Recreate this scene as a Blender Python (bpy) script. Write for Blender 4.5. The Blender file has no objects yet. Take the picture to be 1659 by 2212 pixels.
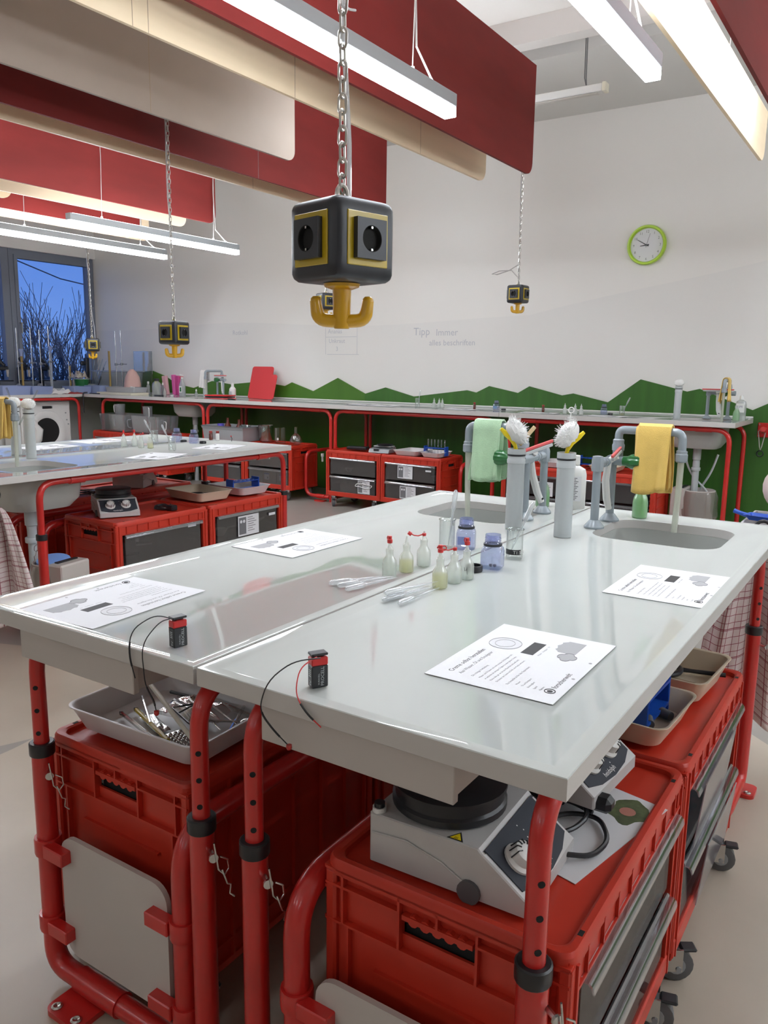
import bpy, bmesh, math, random
from mathutils import Vector, Matrix, Euler
random.seed(7)
C = bpy.context.scene.collection
PI = math.pi
sin, cos, rad = math.sin, math.cos, math.radians
V = Vector

# ---------------------------------------------------------------- mesh collector
class M:
    def __init__(s): s.v = []; s.f = []; s.m = []; s.uv = None; s.mi = 0
    def mat(s, i): s.mi = i; return s
    def face(s, idx): s.f.append(tuple(idx)); s.m.append(s.mi)
    def vs(s, pts):
        b = len(s.v); s.v.extend([tuple(p) for p in pts]); return list(range(b, len(s.v)))
    def add(s, o, mx=None, mi=None):
        b = len(s.v)
        s.v.extend([tuple(mx @ V(p)) for p in o.v] if mx else o.v)
        for f, m in zip(o.f, o.m):
            s.f.append(tuple(b + i for i in f)); s.m.append(m if mi is None else mi)
        return s
    def box(s, x0, x1, y0, y1, z0, z1, bv=0.0):
        if bv <= 0:
            a = s.vs([(x, y, z) for z in (z0, z1) for x, y in ((x0, y0), (x1, y0), (x1, y1), (x0, y1))])
            for q in ((3, 2, 1, 0), (4, 5, 6, 7), (0, 1, 5, 4), (1, 2, 6, 5), (2, 3, 7, 6), (3, 0, 4, 7)):
                s.face([a[i] for i in q])
        else:
            bv = min(bv, (x1-x0)*.49, (y1-y0)*.49, (z1-z0)*.49)
            rs = []
            for z, o in ((z0, bv), (z0+bv, 0), (z1-bv, 0), (z1, bv)):
                rs.append(s.vs([(x0+o, y0+bv, z), (x0+bv, y0+o, z), (x1-bv, y0+o, z), (x1-o, y0+bv, z), (x1-o, y1-bv, z), (x1-bv, y1-o, z), (x0+bv, y1-o, z), (x0+o, y1-bv, z)]))
            s.skin(rs); s.face(rs[0][::-1]); s.face(rs[-1])
        return s
    def cbox(s, c, d, bv=0.0): return s.box(c[0]-d[0]/2, c[0]+d[0]/2, c[1]-d[1]/2, c[1]+d[1]/2, c[2]-d[2]/2, c[2]+d[2]/2, bv)
    def skin(s, rings, closed=False, wrap=True):
        R = rings + ([rings[0]] if closed else [])
        for a, b in zip(R, R[1:]):
            n = len(a)
            for i in range(n if wrap else n-1):
                j = (i+1) % n; s.face((a[i], a[j], b[j], b[i]))
    def tube(s, pts, r, n=12, closed=False, caps=True):
        P = [V(p) for p in pts]; k = len(P)
        rr = r if isinstance(r, (list, tuple)) else [r]*k
        T = []
        for i in range(k):
            a = P[(i-1) % k] if closed or i > 0 else P[i]
            b = P[(i+1) % k] if closed or i < k-1 else P[i]
            d = (b-a); T.append(d.normalized() if d.length > 1e-9 else V((0, 0, 1)))
        u = T[0].orthogonal().normalized(); rings = []
        for i in range(k):
            if i: u = (T[i-1].rotation_difference(T[i]) @ u)
            u = (u - T[i]*u.dot(T[i])).normalized(); w = T[i].cross(u)
            rings.append(s.vs([P[i] + (u*cos(2*PI*j/n) + w*sin(2*PI*j/n))*rr[i] for j in range(n)]))
        s.skin(rings, closed)
        if caps and not closed: s.face(rings[0][::-1]); s.face(rings[-1])
        return s
    def cyl(s, p0, p1, r, r2=None, n=16): return s.tube([p0, p1], [r, r if r2 is None else r2], n)
    def lathe(s, prof, n=24, c=(0, 0, 0), cap0=True, cap1=True):
        rings = [s.vs([(c[0]+r*cos(2*PI*j/n), c[1]+r*sin(2*PI*j/n), c[2]+z) for j in range(n)]) for r, z in prof]
        s.skin(rings)
        if cap0 and prof[0][0] > 1e-6: s.face(rings[0][::-1])
        if cap1 and prof[-1][0] > 1e-6: s.face(rings[-1])
        return s
    def prism(s, poly, z0, z1, mx=None):
        pts0 = [(x, y, z0) for x, y in poly]; pts1 = [(x, y, z1) for x, y in poly]
        if mx: pts0 = [mx @ V(p) for p in pts0]; pts1 = [mx @ V(p) for p in pts1]
        a, b = s.vs(pts0), s.vs(pts1)
        s.skin([a, b]); s.face(a[::-1]); s.face(b); return s
    def poly(s, pts): s.face(s.vs(pts)); return s
    def ball(s, c, r, n=12, sq=(1, 1, 1)):
        k = max(4, n//2)
        rings = [s.vs([(c[0]+sq[0]*r*sin(PI*i/k)*cos(2*PI*j/n), c[1]+sq[1]*r*sin(PI*i/k)*sin(2*PI*j/n), c[2]-sq[2]*r*cos(PI*i/k)) for j in range(n)]) for i in range(1, k)]
        s.skin(rings); s.face(rings[0][::-1]); s.face(rings[-1]); return s
    def grid(s, fn, nu, nv):
        ids = [[s.vs([fn(i/nu, j/nv)])[0] for j in range(nv+1)] for i in range(nu+1)]
        for i in range(nu):
            for j in range(nv): s.face((ids[i][j], ids[i+1][j], ids[i+1][j+1], ids[i][j+1]))
        return s
    def text(s, body, size, mx, space=1.0):
        o = txt(body); b = len(s.v)
        s.v.extend([tuple(mx @ V((x*size*space, y*size, 0))) for x, y in o[0]])
        for f in o[1]: s.f.append(tuple(b+i for i in f)); s.m.append(s.mi)
        return s
_T = {}
def txt(body):
    if body not in _T:
        cu = bpy.data.curves.new('lettering', 'FONT'); cu.body = body; cu.resolution_u = 2
        o = bpy.data.objects.new('lettering', cu); C.objects.link(o)
        dg = bpy.context.evaluated_depsgraph_get(); me = o.evaluated_get(dg).to_mesh()
        _T[body] = ([(v.co.x, v.co.y) for v in me.vertices], [tuple(p.vertices) for p in me.polygons])
        bpy.data.objects.remove(o); bpy.data.curves.remove(cu)
    return _T[body]
def tw(body): return max(x for x, y in txt(body)[0])

def rr(x0, x1, y0, y1, r, n=6):
    out = []
    for cx, cy, a in ((x1-r, y0+r, -PI/2), (x1-r, y1-r, 0), (x0+r, y1-r, PI/2), (x0+r, y0+r, PI)):
        out += [(cx+r*cos(a+PI/2*i/n), cy+r*sin(a+PI/2*i/n)) for i in range(n+1)]
    return out
def fillet(pts, r, n=6):
    P = [V(p) for p in pts]; out = [P[0]]
    for a, b, c in zip(P, P[1:], P[2:]):
        d0, d1 = (a-b), (c-b); l = min(r, d0.length*.49, d1.length*.49)
        p0, p1 = b+d0.normalized()*l, b+d1.normalized()*l
        for i in range(n+1):
            t = i/n; out.append(p0.lerp(b, t).lerp(b.lerp(p1, t), t))
    return out + [P[-1]]
def MX(loc=(0, 0, 0), rot=(0, 0, 0), sc=1.0): return Matrix.Translation(V(loc)) @ Euler(rot).to_matrix().to_4x4() @ Matrix.Scale(sc, 4)

def obj(name, m, mats, parent=None, loc=(0, 0, 0), rot=(0, 0, 0), sharp=35, sub=0, bev=0, fixn=True):
    me = bpy.data.meshes.new(name); me.from_pydata([tuple(v) for v in m.v], [], m.f)
    for k in (mats if isinstance(mats, (list, tuple)) else [mats]): me.materials.append(k)
    me.polygons.foreach_set('material_index', m.m)
    if fixn:
        bm = bmesh.new(); bm.from_mesh(me); bmesh.ops.recalc_face_normals(bm, faces=bm.faces); bm.to_mesh(me); bm.free()
    me.polygons.foreach_set('use_smooth', [True]*len(me.polygons))
    me.set_sharp_from_angle(angle=rad(sharp)); me.update()
    o = bpy.data.objects.new(name, me); C.objects.link(o)
    if parent: o.parent = parent
    o.location = loc; o.rotation_euler = rot
    if sub:
        q = o.modifiers.new('smooth', 'SUBSURF'); q.levels = sub; q.render_levels = sub
    if bev:
        q = o.modifiers.new('edge', 'BEVEL'); q.width = bev; q.segments = 2; q.limit_method = 'ANGLE'; q.angle_limit = rad(50)
    return o
def tag(o, label, cat, group=None):
    o['label'] = label; o['category'] = cat
    if group: o['group'] = group
    return o
def thing(name, label, cat, loc=(0, 0, 0), rz=0.0, group=None, rot=None):
    o = bpy.data.objects.new(name, None); C.objects.link(o); o.empty_display_size = .05
    o.location = loc; o.rotation_euler = rot if rot else (0, 0, rz); return tag(o, label, cat, group)
def single(name, m, mats, label, cat, loc=(0, 0, 0), rot=(0, 0, 0), group=None, **k):
    return tag(obj(name, m, mats, None, loc, rot, **k), label, cat, group)
def struct(name, m, mats, parent=None, **k):
    o = obj(name, m, mats, parent, **k)
    if not parent: o['kind'] = 'structure'
    return o
def dup(root, loc, rz=None, label=None, group=None, rot=None):
    r = root.copy(); C.objects.link(r); r.location = loc
    if rz is not None: r.rotation_euler = (0, 0, rz)
    if rot is not None: r.rotation_euler = rot
    if label: r['label'] = label
    if group: r['group'] = group
    for ch in list(root.children):
        c = ch.copy(); C.objects.link(c); c.parent = r
        for g in list(ch.children):
            d = g.copy(); C.objects.link(d); d.parent = c
    return r

# ---------------------------------------------------------------- materials
def mat(name, col, rough=.5, metal=0, spec=.5, coat=0, noise=None, bump=None, sss=0, alpha=1, sheen=0):
    m = bpy.data.materials.new(name); m.use_nodes = True; nt = m.node_tree; b = nt.nodes['Principled BSDF']
    b.inputs['Base Color'].default_value = (*col, 1); b.inputs['Roughness'].default_value = rough
    b.inputs['Metallic'].default_value = metal; b.inputs['Specular IOR Level'].default_value = spec
    b.inputs['Coat Weight'].default_value = coat; b.inputs['Coat Roughness'].default_value = .08
    b.inputs['Sheen Weight'].default_value = sheen; b.inputs['Alpha'].default_value = alpha
    tc = nt.nodes.new('ShaderNodeTexCoord')
    if noise:
        sc, amt = noise[0], noise[1]
        n = nt.nodes.new('ShaderNodeTexNoise'); n.inputs['Scale'].default_value = sc; n.inputs['Detail'].default_value = 5
        mp = nt.nodes.new('ShaderNodeMapping'); nt.links.new(tc.outputs['Object'], mp.inputs[0]); nt.links.new(mp.outputs[0], n.inputs['Vector'])
        if len(noise) > 2: mp.inputs['Scale'].default_value = noise[2]
        r = nt.nodes.new('ShaderNodeMapRange'); r.inputs[1].default_value = .3; r.inputs[2].default_value = .7
        r.inputs[3].default_value = 1-amt; r.inputs[4].default_value = 1+amt
        nt.links.new(n.outputs['Fac'], r.inputs[0])
        mx = nt.nodes.new('ShaderNodeVectorMath'); mx.operation = 'MULTIPLY'; mx.inputs[0].default_value = col
        nt.links.new(r.outputs[0], mx.inputs[1]); nt.links.new(mx.outputs[0], b.inputs['Base Color'])
    if bump:
        n = nt.nodes.new('ShaderNodeTexNoise'); n.inputs['Scale'].default_value = bump[0]; n.inputs['Detail'].default_value = 4
        nt.links.new(tc.outputs['Object'], n.inputs['Vector'])
        q = nt.nodes.new('ShaderNodeBump'); q.inputs['Strength'].default_value = bump[1]; q.inputs['Distance'].default_value = bump[2] if len(bump) > 2 else .002
        nt.links.new(n.outputs['Fac'], q.inputs['Height']); nt.links.new(q.outputs[0], b.inputs['Normal'])
    return m
def clear(name, tint=(1, 1, 1), gloss=.12, rough=.03, milk=None, milkf=.0):
    """thin clear plastic or glass: lets light straight through, mirrors it at grazing angles"""
    m = bpy.data.materials.new(name); m.use_nodes = True; nt = m.node_tree; nt.nodes.clear(); N = nt.nodes.new; L = nt.links.new
    out = N('ShaderNodeOutputMaterial'); t = N('ShaderNodeBsdfTransparent'); t.inputs[0].default_value = (*tint, 1)
    g = N('ShaderNodeBsdfGlossy'); g.inputs['Roughness'].default_value = rough
    base = t.outputs[0]
    if milk:
        d = N('ShaderNodeBsdfDiffuse'); d.inputs[0].default_value = (*milk, 1); tl = N('ShaderNodeBsdfTranslucent'); tl.inputs[0].default_value = (*milk, 1)
        md = N('ShaderNodeMixShader'); md.inputs[0].default_value = .5; L(d.outputs[0], md.inputs[1]); L(tl.outputs[0], md.inputs[2])
        mm = N('ShaderNodeMixShader'); mm.inputs[0].default_value = milkf; L(t.outputs[0], mm.inputs[1]); L(md.outputs[0], mm.inputs[2]); base = mm.outputs[0]
    lw = N('ShaderNodeLayerWeight'); lw.inputs[0].default_value = .35
    mr = N('ShaderNodeMapRange'); mr.inputs[3].default_value = gloss*.35; mr.inputs[4].default_value = min(.9, gloss*4); L(lw.outputs['Facing'], mr.inputs[0])
    mx = N('ShaderNodeMixShader'); L(mr.outputs[0], mx.inputs[0]); L(base, mx.inputs[1]); L(g.outputs[0], mx.inputs[2]); L(mx.outputs[0], out.inputs[0])
    return m
def emit(name, col, s):
    m = bpy.data.materials.new(name); m.use_nodes = True; nt = m.node_tree; nt.nodes.clear()
    o = nt.nodes.new('ShaderNodeOutputMaterial'); e = nt.nodes.new('ShaderNodeEmission'); e.inputs[0].default_value = (*col, 1); e.inputs[1].default_value = s
    nt.links.new(e.outputs[0], o.inputs[0]); return m

RED = mat('red_powder_coat', (.50, .019, .016), .28, coat=.3, noise=(9, .10))
CRATE = mat('red_crate_plastic', (.50, .030, .013), .42, noise=(6, .08))
WTOP = mat('worktop_laminate', (.49, .51, .487), .03, noise=(3, .025), spec=.5)
WEDGE = mat('worktop_edge', (.54, .52, .50), .3)
PANEL = mat('grey_board', (.50, .46, .43), .45, noise=(3, .04))
WHITE = mat('white_plastic', (.72, .72, .70), .35)
OFFW = mat('ivory_plastic', (.66, .62, .50), .4)
CREAM = mat('cream_tray', (.62, .53, .40), .35)
LILAC = mat('pale_grey_tray', (.66, .64, .64), .35)
SINK = mat('sink_ceramic', (.40, .41, .39), .25)
GREYP = mat('grey_pipe', (.27, .31, .34), .25, coat=.2)
LGREY = mat('light_grey_pipe', (.46, .49, .50), .3)
MGREY = mat('mid_grey_plastic', (.30, .31, .32), .4)
RAILG = mat('slotted_grey_plastic', (.26, .25, .23), .45)
BLACK = mat('black_plastic', (.014, .015, .018), .35)
ANTH = mat('anthracite_plastic', (.019, .021, .027), .38, bump=(400, .05, .001))
HOLE_SHADE = mat('painted_hole_shade', (.006, .006, .006), .8)  # near-black colour stands in for the shade inside holes and slots
STEEL = mat('steel', (.60, .60, .60), .22, metal=1)
CHAINM = mat('zinc_chain', (.55, .53, .49), .3, metal=1)
BRASS = mat('brass', (.55, .38, .12), .3, metal=1)
YEL = mat('yellow_plate', (.50, .36, .012), .30, coat=.3)
HOOKY = mat('yellow_hook', (.62, .34, .012), .30, coat=.3)
BYEL = mat('bright_yellow', (.80, .62, .01), .35)
GREENK = mat('green_knob', (.015, .13, .03), .3, coat=.3)
BLUE = mat('blue_plastic', (.012, .075, .42), .35)
SKYB = mat('light_blue_plastic', (.22, .40, .85), .4)
REDCAP = mat('red_cap', (.55, .02, .02), .35)
BRIST = mat('white_bristle', (.82, .82, .80), .7, bump=(300, .5, .003))
CLOTHG = mat('green_cloth', (.42, .62, .40), .9, sheen=.3, noise=(14, .12), bump=(350, .6, .002))
CLOTHY = mat('yellow_cloth', (.74, .50, .13), .9, sheen=.2, noise=(12, .10), bump=(420, .5, .002))
CLOTHW = mat('white_cloth', (.70, .68, .66), .9, noise=(10, .06))
PAPER = mat('white_paper', (.70, .70, .72), .6)
INK = mat('print_black', (.02, .02, .022), .6)
INKG = mat('print_grey', (.34, .34, .35), .6)
INKL = mat('print_light_grey', (.62, .62, .64), .6)
TXTG = mat('print_mid', (.16, .16, .17), .6)
CORK = mat('brown_card', (.36, .26, .17), .7)
WHEEL = mat('grey_rubber', (.10, .10, .105), .55)
SQRED = mat('squeegee_red', (.62, .10, .10), .4)
WOODB = mat('bamboo', (.55, .42, .24), .5)
GLASS = clear('clear_glass', (.97, .985, .98), .16)
GLASSR = clear('glass_rim', (.85, .90, .89), .45)
SMOKE = clear('clear_drawer', (.62, .62, .63), .10, .05)
SMOKED = clear('smoked_drawer', (.60, .58, .58), .10, .06, (.36, .33, .33), .20)
PLEX = clear('drawer_lip', (.90, .90, .93), .22, .06, (.60, .60, .66), .10)
FROST = clear('frosted_plastic', (.95, .96, .96), .10, .12, (.80, .82, .82), .46)
FROSTB = clear('frosted_blue_box', (.80, .86, .98), .10, .15, (.62, .70, .90), .60)
BLUEJ = clear('blue_tinted_jar', (.78, .81, .95), .14, .04, (.50, .54, .80), .12)
MILKB = clear('milky_bottle', (.96, .97, .94), .12, .08, (.85, .88, .84), .32)
MILKW = clear('milky_white_bottle', (.96, .97, .94), .10, .1, (.85, .88, .86), .78)
JUGM = clear('clear_jug_plastic', (.93, .94, .95), .12, .06, (.80, .82, .82), .16)
OILY = clear('pale_oil', (.95, .94, .74), .05, .05, (.85, .84, .58), .30)
GREENL = clear('green_soap', (.25, .85, .10), .06, .05, (.12, .62, .05), .75)
LEDW = emit('tube_diffuser', (.90, .97, 1.05), 24)
LEDU = emit('uplight_diffuser', (.92, .97, 1.03), 19)
BIRCH = mat('birch_plywood', (.86, .69, .47), .45, noise=(5, .05, (1, .25, 3)))
TAUPE = mat('taupe_board', (.35, .28, .235), .6, noise=(4, .03))
BRED = mat('red_stained_board', (.165, .016, .014), .65, spec=.2, noise=(8, .10, (1, .3, 1)))
ALU = mat('grey_aluminium', (.24, .25, .26), .45, metal=.2)
CABLE = mat('grey_cable', (.42, .40, .38), .5)
# ================================================================ ROOM
XL, YB, XR, YF, ZC = -8.75, 6.70, 5.2, -5.5, 3.46
# floor: poured resin, cream with big curved grey fields
def floor_mat():
    m = mat('poured_resin_floor', (.47, .42, .35), .30); nt = m.node_tree; b = nt.nodes['Principled BSDF']; N = nt.nodes.new; L = nt.links.new
    tc = N('ShaderNodeTexCoord')
    def disc(cx, cy, r):
        s = N('ShaderNodeVectorMath'); s.operation = 'DISTANCE'; s.inputs[1].default_value = (cx, cy, 0); L(tc.outputs['Object'], s.inputs[0])
        k = N('ShaderNodeMath'); k.operation = 'LESS_THAN'; k.inputs[1].default_value = r; L(s.outputs['Value'], k.inputs[0]); return k.outputs[0]
    def two(op, a, c):
        k = N('ShaderNodeMath'); k.operation = op; L(a, k.inputs[0]); L(c, k.inputs[1]); return k.outputs[0]
    d1 = disc(-4.6, 5.3, 3.55); d2 = disc(-3.6, 1.9, 1.27)
    fac = two('MAXIMUM', two('MAXIMUM', d1, disc(1.2, 4.6, 2.27)), two('SUBTRACT', disc(-2.95, 1.35, .57), d2))
    n = N('ShaderNodeTexNoise'); n.inputs['Scale'].default_value = 3; n.inputs['Detail'].default_value = 6; L(tc.outputs['Object'], n.inputs['Vector'])
    mx = N('ShaderNodeMix'); mx.data_type = 'RGBA'; mx.inputs[6].default_value = (.43, .37, .30, 1); mx.inputs[7].default_value = (.27, .25, .225, 1); L(fac, mx.inputs[0])
    sc = N('ShaderNodeMapRange'); sc.inputs[1].default_value = .3; sc.inputs[2].default_value = .7; sc.inputs[3].default_value = .93; sc.inputs[4].default_value = 1.07; L(n.outputs[0], sc.inputs[0])
    mu = N('ShaderNodeVectorMath'); mu.operation = 'MULTIPLY'; L(mx.outputs[2], mu.inputs[0]); L(sc.outputs[0], mu.inputs[1]); L(mu.outputs[0], b.inputs['Base Color'])
    return m
struct('floor', M().box(XL-.2, XR+.2, YF-.2, YB+.2, -.1, 0), floor_mat())
WALL = mat('white_wall_paint', (.78, .76, .73), .55, noise=(1.3, .015))
def backwall_mat():
    m = mat('whiteboard_paint', (.74, .72, .69), .45); nt = m.node_tree; b = nt.nodes['Principled BSDF']; N = nt.nodes.new; L = nt.links.new
    tc = N('ShaderNodeTexCoord'); sx = N('ShaderNodeSeparateXYZ'); L(tc.outputs['Object'], sx.inputs[0])
    def mth(op, a, v):
        k = N('ShaderNodeMath'); k.operation = op; L(a, k.inputs[0])
        if isinstance(v, (int, float)): k.inputs[1].default_value = v
        else: L(v, k.inputs[1])
        return k.outputs[0]
    up = mth('MULTIPLY', mth('MAXIMUM', mth('ADD', sx.outputs[0], 2.9), 0.0), .22)
    sw = mth('MULTIPLY', mth('SINE', mth('MULTIPLY', sx.outputs[0], 1.7), 0.0), .03)
    edge = mth('ADD', mth('ADD', up, sw), 1.70)
    fac = mth('LESS_THAN', sx.outputs[2], edge)
    n = N('ShaderNodeTexNoise'); n.inputs['Scale'].default_value = 1.6; n.inputs['Detail'].default_value = 6; L(tc.outputs['Object'], n.inputs['Vector'])
    sm = mth('MULTIPLY', mth('MULTIPLY', n.outputs[0], fac), .12)
    mx = N('ShaderNodeMix'); mx.data_type = 'RGBA'; mx.inputs[6].default_value = (.80, .775, .735, 1); mx.inputs[7].default_value = (.775, .755, .72, 1); L(fac, mx.inputs[0])
    m2 = N('ShaderNodeMix'); m2.data_type = 'RGBA'; m2.inputs[7].default_value = (.55, .54, .56, 1); L(sm, m2.inputs[0]); L(mx.outputs[2], m2.inputs[6]); L(m2.outputs[2], b.inputs['Base Color'])
    return m
wb = struct('wall_back', M().box(XL-.2, XR+.2, YB, YB+.2, 0, 3.7), backwall_mat())
struct('wall_right', M().box(XR, XR+.2, YF, YB, 0, 3.7), WALL)
struct('wall_front', M().box(XL, XR, YF-.2, YF, 0, 3.7), mat('dark_rear_wall', (.55, .48, .42), .7))
WY0, WZ0, WZ1 = 4.25, .96, 2.545
m = M(); m.box(XL-.2, XL, YF, WY0, 0, 3.7); m.box(XL-.2, XL, WY0, YB, 0, WZ0); m.box(XL-.2, XL, WY0, YB, WZ1, 3.7)
struct('wall_left', m, WALL)
CEIL = mat('ceiling_paint', (.76, .73, .69), .7)
struct('ceiling', M().box(XL, XR, YF, YB, ZC, ZC+.12), CEIL)
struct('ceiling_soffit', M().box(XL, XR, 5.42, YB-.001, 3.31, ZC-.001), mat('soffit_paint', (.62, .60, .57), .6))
struct('ceiling_beam', M().box(XL, XR, 5.12, 5.24, 3.31, ZC-.001), mat('beam_paint', (.70, .66, .63), .6))
# green zig-zag wall boards along the back wall
ZIG = [(-8.74, 1.12), (-7.75, 1.19), (-7.537, 1.132), (-7.35, 1.043), (-7.056, 1.001), (-6.753, 1.087), (-6.464, 1.057), (-6.013, 1.097), (-5.67, 1.055), (-5.573, 1.096), (-5.285, 1.011), (-4.966, 1.153), (-4.624, 1.003), (-4.381, 1.071), (-4.053, .993), (-3.478, 1.068), (-3.382, 1.049), (-3.253, 1.111), (-2.968, 1.057), (-2.862, 1.118), (-2.557, 1.048), (-2.458, 1.067), (-2.152, 1.002), (-1.892, 1.197), (-1.521, 1.108), (-1.428, 1.132), (-1.031, .981), (-.80, 1.10), (-.3, 1.02), (.3, 1.18), (.9, 1.03), (1.6, 1.14), (2.59, 1.05), (3.6, 1.16), (5.19, 1.02)]
GRN = [mat('green_boards_olive', (.055, .15, .014), .45, noise=(7, .10, (1, 1, .12))), mat('green_boards_grass', (.034, .122, .014), .45, noise=(9, .14, (1.6, 1, .10))), mat('green_boards_leaf', (.031, .115, .012), .45, noise=(9, .16, (1.6, 1, .10)))]
for k, (a, b_) in enumerate(((-8.74, -4.624), (-4.624, -2.862), (-2.862, 5.19))):
    pts = [p for p in ZIG if a-1e-6 <= p[0] <= b_+1e-6]
    m = M(); m.prism([(a, 0.001)] + [(b_, 0.001)] + pts[::-1], 0, .014, Matrix(((1, 0, 0, 0), (0, 0, -1, YB-.001), (0, 1, 0, 0), (0, 0, 0, 1))))
    struct('trim_%d' % (k+1), m, GRN[k])
# faint marker notes on the white wall
MARK = mat('faint_marker', (.52, .52, .55), .6); m = M()
def wallmx(x, z, tilt=0): return Matrix.Translation((x, YB-.0015, z)) @ Matrix.Rotation(PI/2, 4, 'X') @ Matrix.Rotation(tilt, 4, 'Z')
m.text('Tipp', .10, wallmx(-4.075, 1.572)); m.text('Immer', .088, wallmx(-3.83, 1.566)); m.text('alles beschriften', .075, wallmx(-3.90, 1.476))
m.text('Rotkohl', .07, wallmx(-6.43, 1.60)); m.text('Ananas', .062, wallmx(-5.10, 1.60)); m.text('Unkraut', .062, wallmx(-5.09, 1.505)); m.text('3', .062, wallmx(-5.00, 1.425))
for x0, x1, z0, z1 in ((-5.13, -4.74, 1.562, 1.566), (-5.11, -4.71, 1.388, 1.392), (-5.13, -5.127, 1.39, 1.66), (-4.735, -4.732, 1.39, 1.66)):
    m.box(x0, x1, YB-.002, YB-.0005, z0, z1)
o = obj('marker_writing', m, MARK, wb, fixn=False)
# windows in the left wall
FRM = mat('window_frame_grey', (.17, .19, .24), .4); WGL = clear('window_glass', (.93, .95, .97), .055, .01)
def window(n, y0, y1):
    m = M()
    for a, b2, c, d in ((y0, y1, WZ0, WZ0+.06), (y0, y1, WZ1-.06, WZ1), (y0, y0+.06, WZ0+.06, WZ1-.06), (y1-.06, y1, WZ0+.06, WZ1-.06)): m.box(XL-.13, XL-.04, a, b2, c, d)
    for a, b2, c, d in ((y0+.06, y1-.06, WZ0+.06, WZ0+.10), (y0+.06, y1-.06, WZ1-.10, WZ1-.06), (y0+.06, y0+.10, WZ0+.10, WZ1-.10), (y1-.10, y1-.06, WZ0+.10, WZ1-.10)): m.box(XL-.11, XL-.025, a, b2, c, d)
    w = struct('window_%d' % n, m, FRM)
    struct('window_pane', M().box(XL-.075, XL-.068, y0+.10, y1-.10, WZ0+.10, WZ1-.10), WGL, w)
    mm = M(); mm.tube([(XL-.015, y0+.08, 1.72), (XL-.0, y0+.08, 1.72), (XL+.02, y0+.08, 1.72), (XL+.02, y0+.08, 1.60)], .009, 8); struct('window_handle', mm, ALU, w)
window(1, 5.56, 6.695); window(2, WY0+.005, 5.555)
struct('window_sill', M().box(XL-.14, XL+.01, WY0, 6.695, WZ0-.03, WZ0+.001), WHITE)
# outside: winter trees, a house and a slack cable
BARK = mat('bare_bark', (.075, .08, .10), .8)
def tree(x, y, h, seed, label):
    R = random.Random(seed); m = M()
    def br(p, d, l, r, k):
        n = 3; pts = [p]; q = V(p); dd = V(d)
        for i in range(n):
            dd = (dd + V((R.uniform(-.12, .12), R.uniform(-.12, .12), .06))).normalized(); q = q + dd*l/n; pts.append(q.copy())
        m.tube(pts, [max(.0055, r*(1-.45*i/n)) for i in range(n+1)], 3 if k > 1 else 6, caps=False)
        if k >= 4: return
        for i in range(4 if k < 4 else 3):
            t = R.uniform(.35, 1); b0 = pts[min(n, int(t*n))]
            nd = (dd + V((R.uniform(-.75, .75), R.uniform(-.75, .75), R.uniform(0, .35)))).normalized()
            br(b0, nd, l*R.uniform(.55, .78), r*.56, k+1)
    for s in range(3): br(V((x+R.uniform(-.3, .3), y+R.uniform(-.3, .3), -3)), V((R.uniform(-.15, .15), R.uniform(-.15, .15), 1)).normalized(), h*.42, .065, 0)
    single('bare_tree', m, BARK, label, 'tree', group='trees outside the window', fixn=False)
for k, (x, y, h, lb) in enumerate(((-15.5, 7.6, 7.2, 'bare winter tree outside at left of the large pane'), (-16.5, 9.6, 6.4, 'bare winter tree outside in middle of the large pane'), (-14.6, 10.4, 7.6, 'tall bare winter tree outside at right of the large pane'), (-18.5, 11.5, 7.0, 'farther bare winter tree seen between the nearer trees'), (-13.8, 6.3, 6.2, 'bare winter tree outside seen through the left pane'))):
    tree(x, y, h, 11+k, lb)
single('overhead_cable', M().tube([(-13, 6.2, 3.95), (-13, 7.2, 3.45), (-13, 8.2, 3.02), (-13, 9.2, 2.75), (-13, 11.5, 2.5)], .012, 6), BARK, 'thin dark cable sagging outside across the window', 'cable')
bl = thing('neighbour_house', 'grey-green house far outside behind the bare trees', 'building', (-30, 15.0, -3))
obj('wall', M().box(-2, 2, -1.6, 1.6, 0, 5.9), mat('house_render', (.20, .26, .28), .8), bl); obj('roof', M().prism([(-1.8, 0), (1.8, 0), (1.8, .12), (-1.8, .12)], -2.1, 2.1, Matrix(((0, 0, 1, 0), (1, 0, 0, 0), (0, 1, 0, 5.9), (0, 0, 0, 1)))), BARK, bl)
struct('ground_outside', M().box(-60, XL-1.5, -15, 45, -3.2, -3.0), mat('winter_lawn', (.05, .07, .06), .9))

# ================================================================ LAMPS, BAFFLES, SOCKET CUBES
def linear_lamp():
    t = thing('pendant_linear_lamp', 'x', 'lamp', group='suspended linear lamps')
    m = M(); m.box(-.0275, .0275, -.83, .83, .036, .082, .002); obj('housing', m, ALU, t)
    m = M(); m.box(-.0255, .0255, -.8305, .8305, 0, .0355, .002); obj('diffuser', m, LEDW, t)
    obj('uplight', M().box(-.022, .022, -.81, .81, .0822, .0832), LEDU, t)
    for y in (-.55, .55):
        m = M(); m.tube([(0, y, .08), (.004, y+.01, .5), (0, y, 1.25)], .0022, 6); m.tube([(0, y, .081), (0, y, .10)], .008, 8); obj('suspension_cable', m, CABLE, t)
    m = M(); m.tube([(0, .72, .082), (.0, .68, .10), (.003, .57, .17), (-.006, .565, .45), (.004, .56, .8), (0, .56, 1.25)], .004, 6); obj('power_cable', m, CABLE, t)
    return t
lamp0 = linear_lamp(); LL = [(-1.595, 2.03, 2.2, 'long grey lamp glowing in front of the large red board'), (-.834, 2.02, 2.2, 'glowing grey lamp at top right between red board and bright board'), (-5.0, 4.455, 2.2, 'glowing grey lamp in front of the small red boards near the window'), (-5.80, 4.37, 2.2, 'glowing grey lamp hanging directly above the window top'), (-.765, 3.85, 2.62, 'lamp hidden behind the rightmost red board, glowing onto the pale board')]
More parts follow.
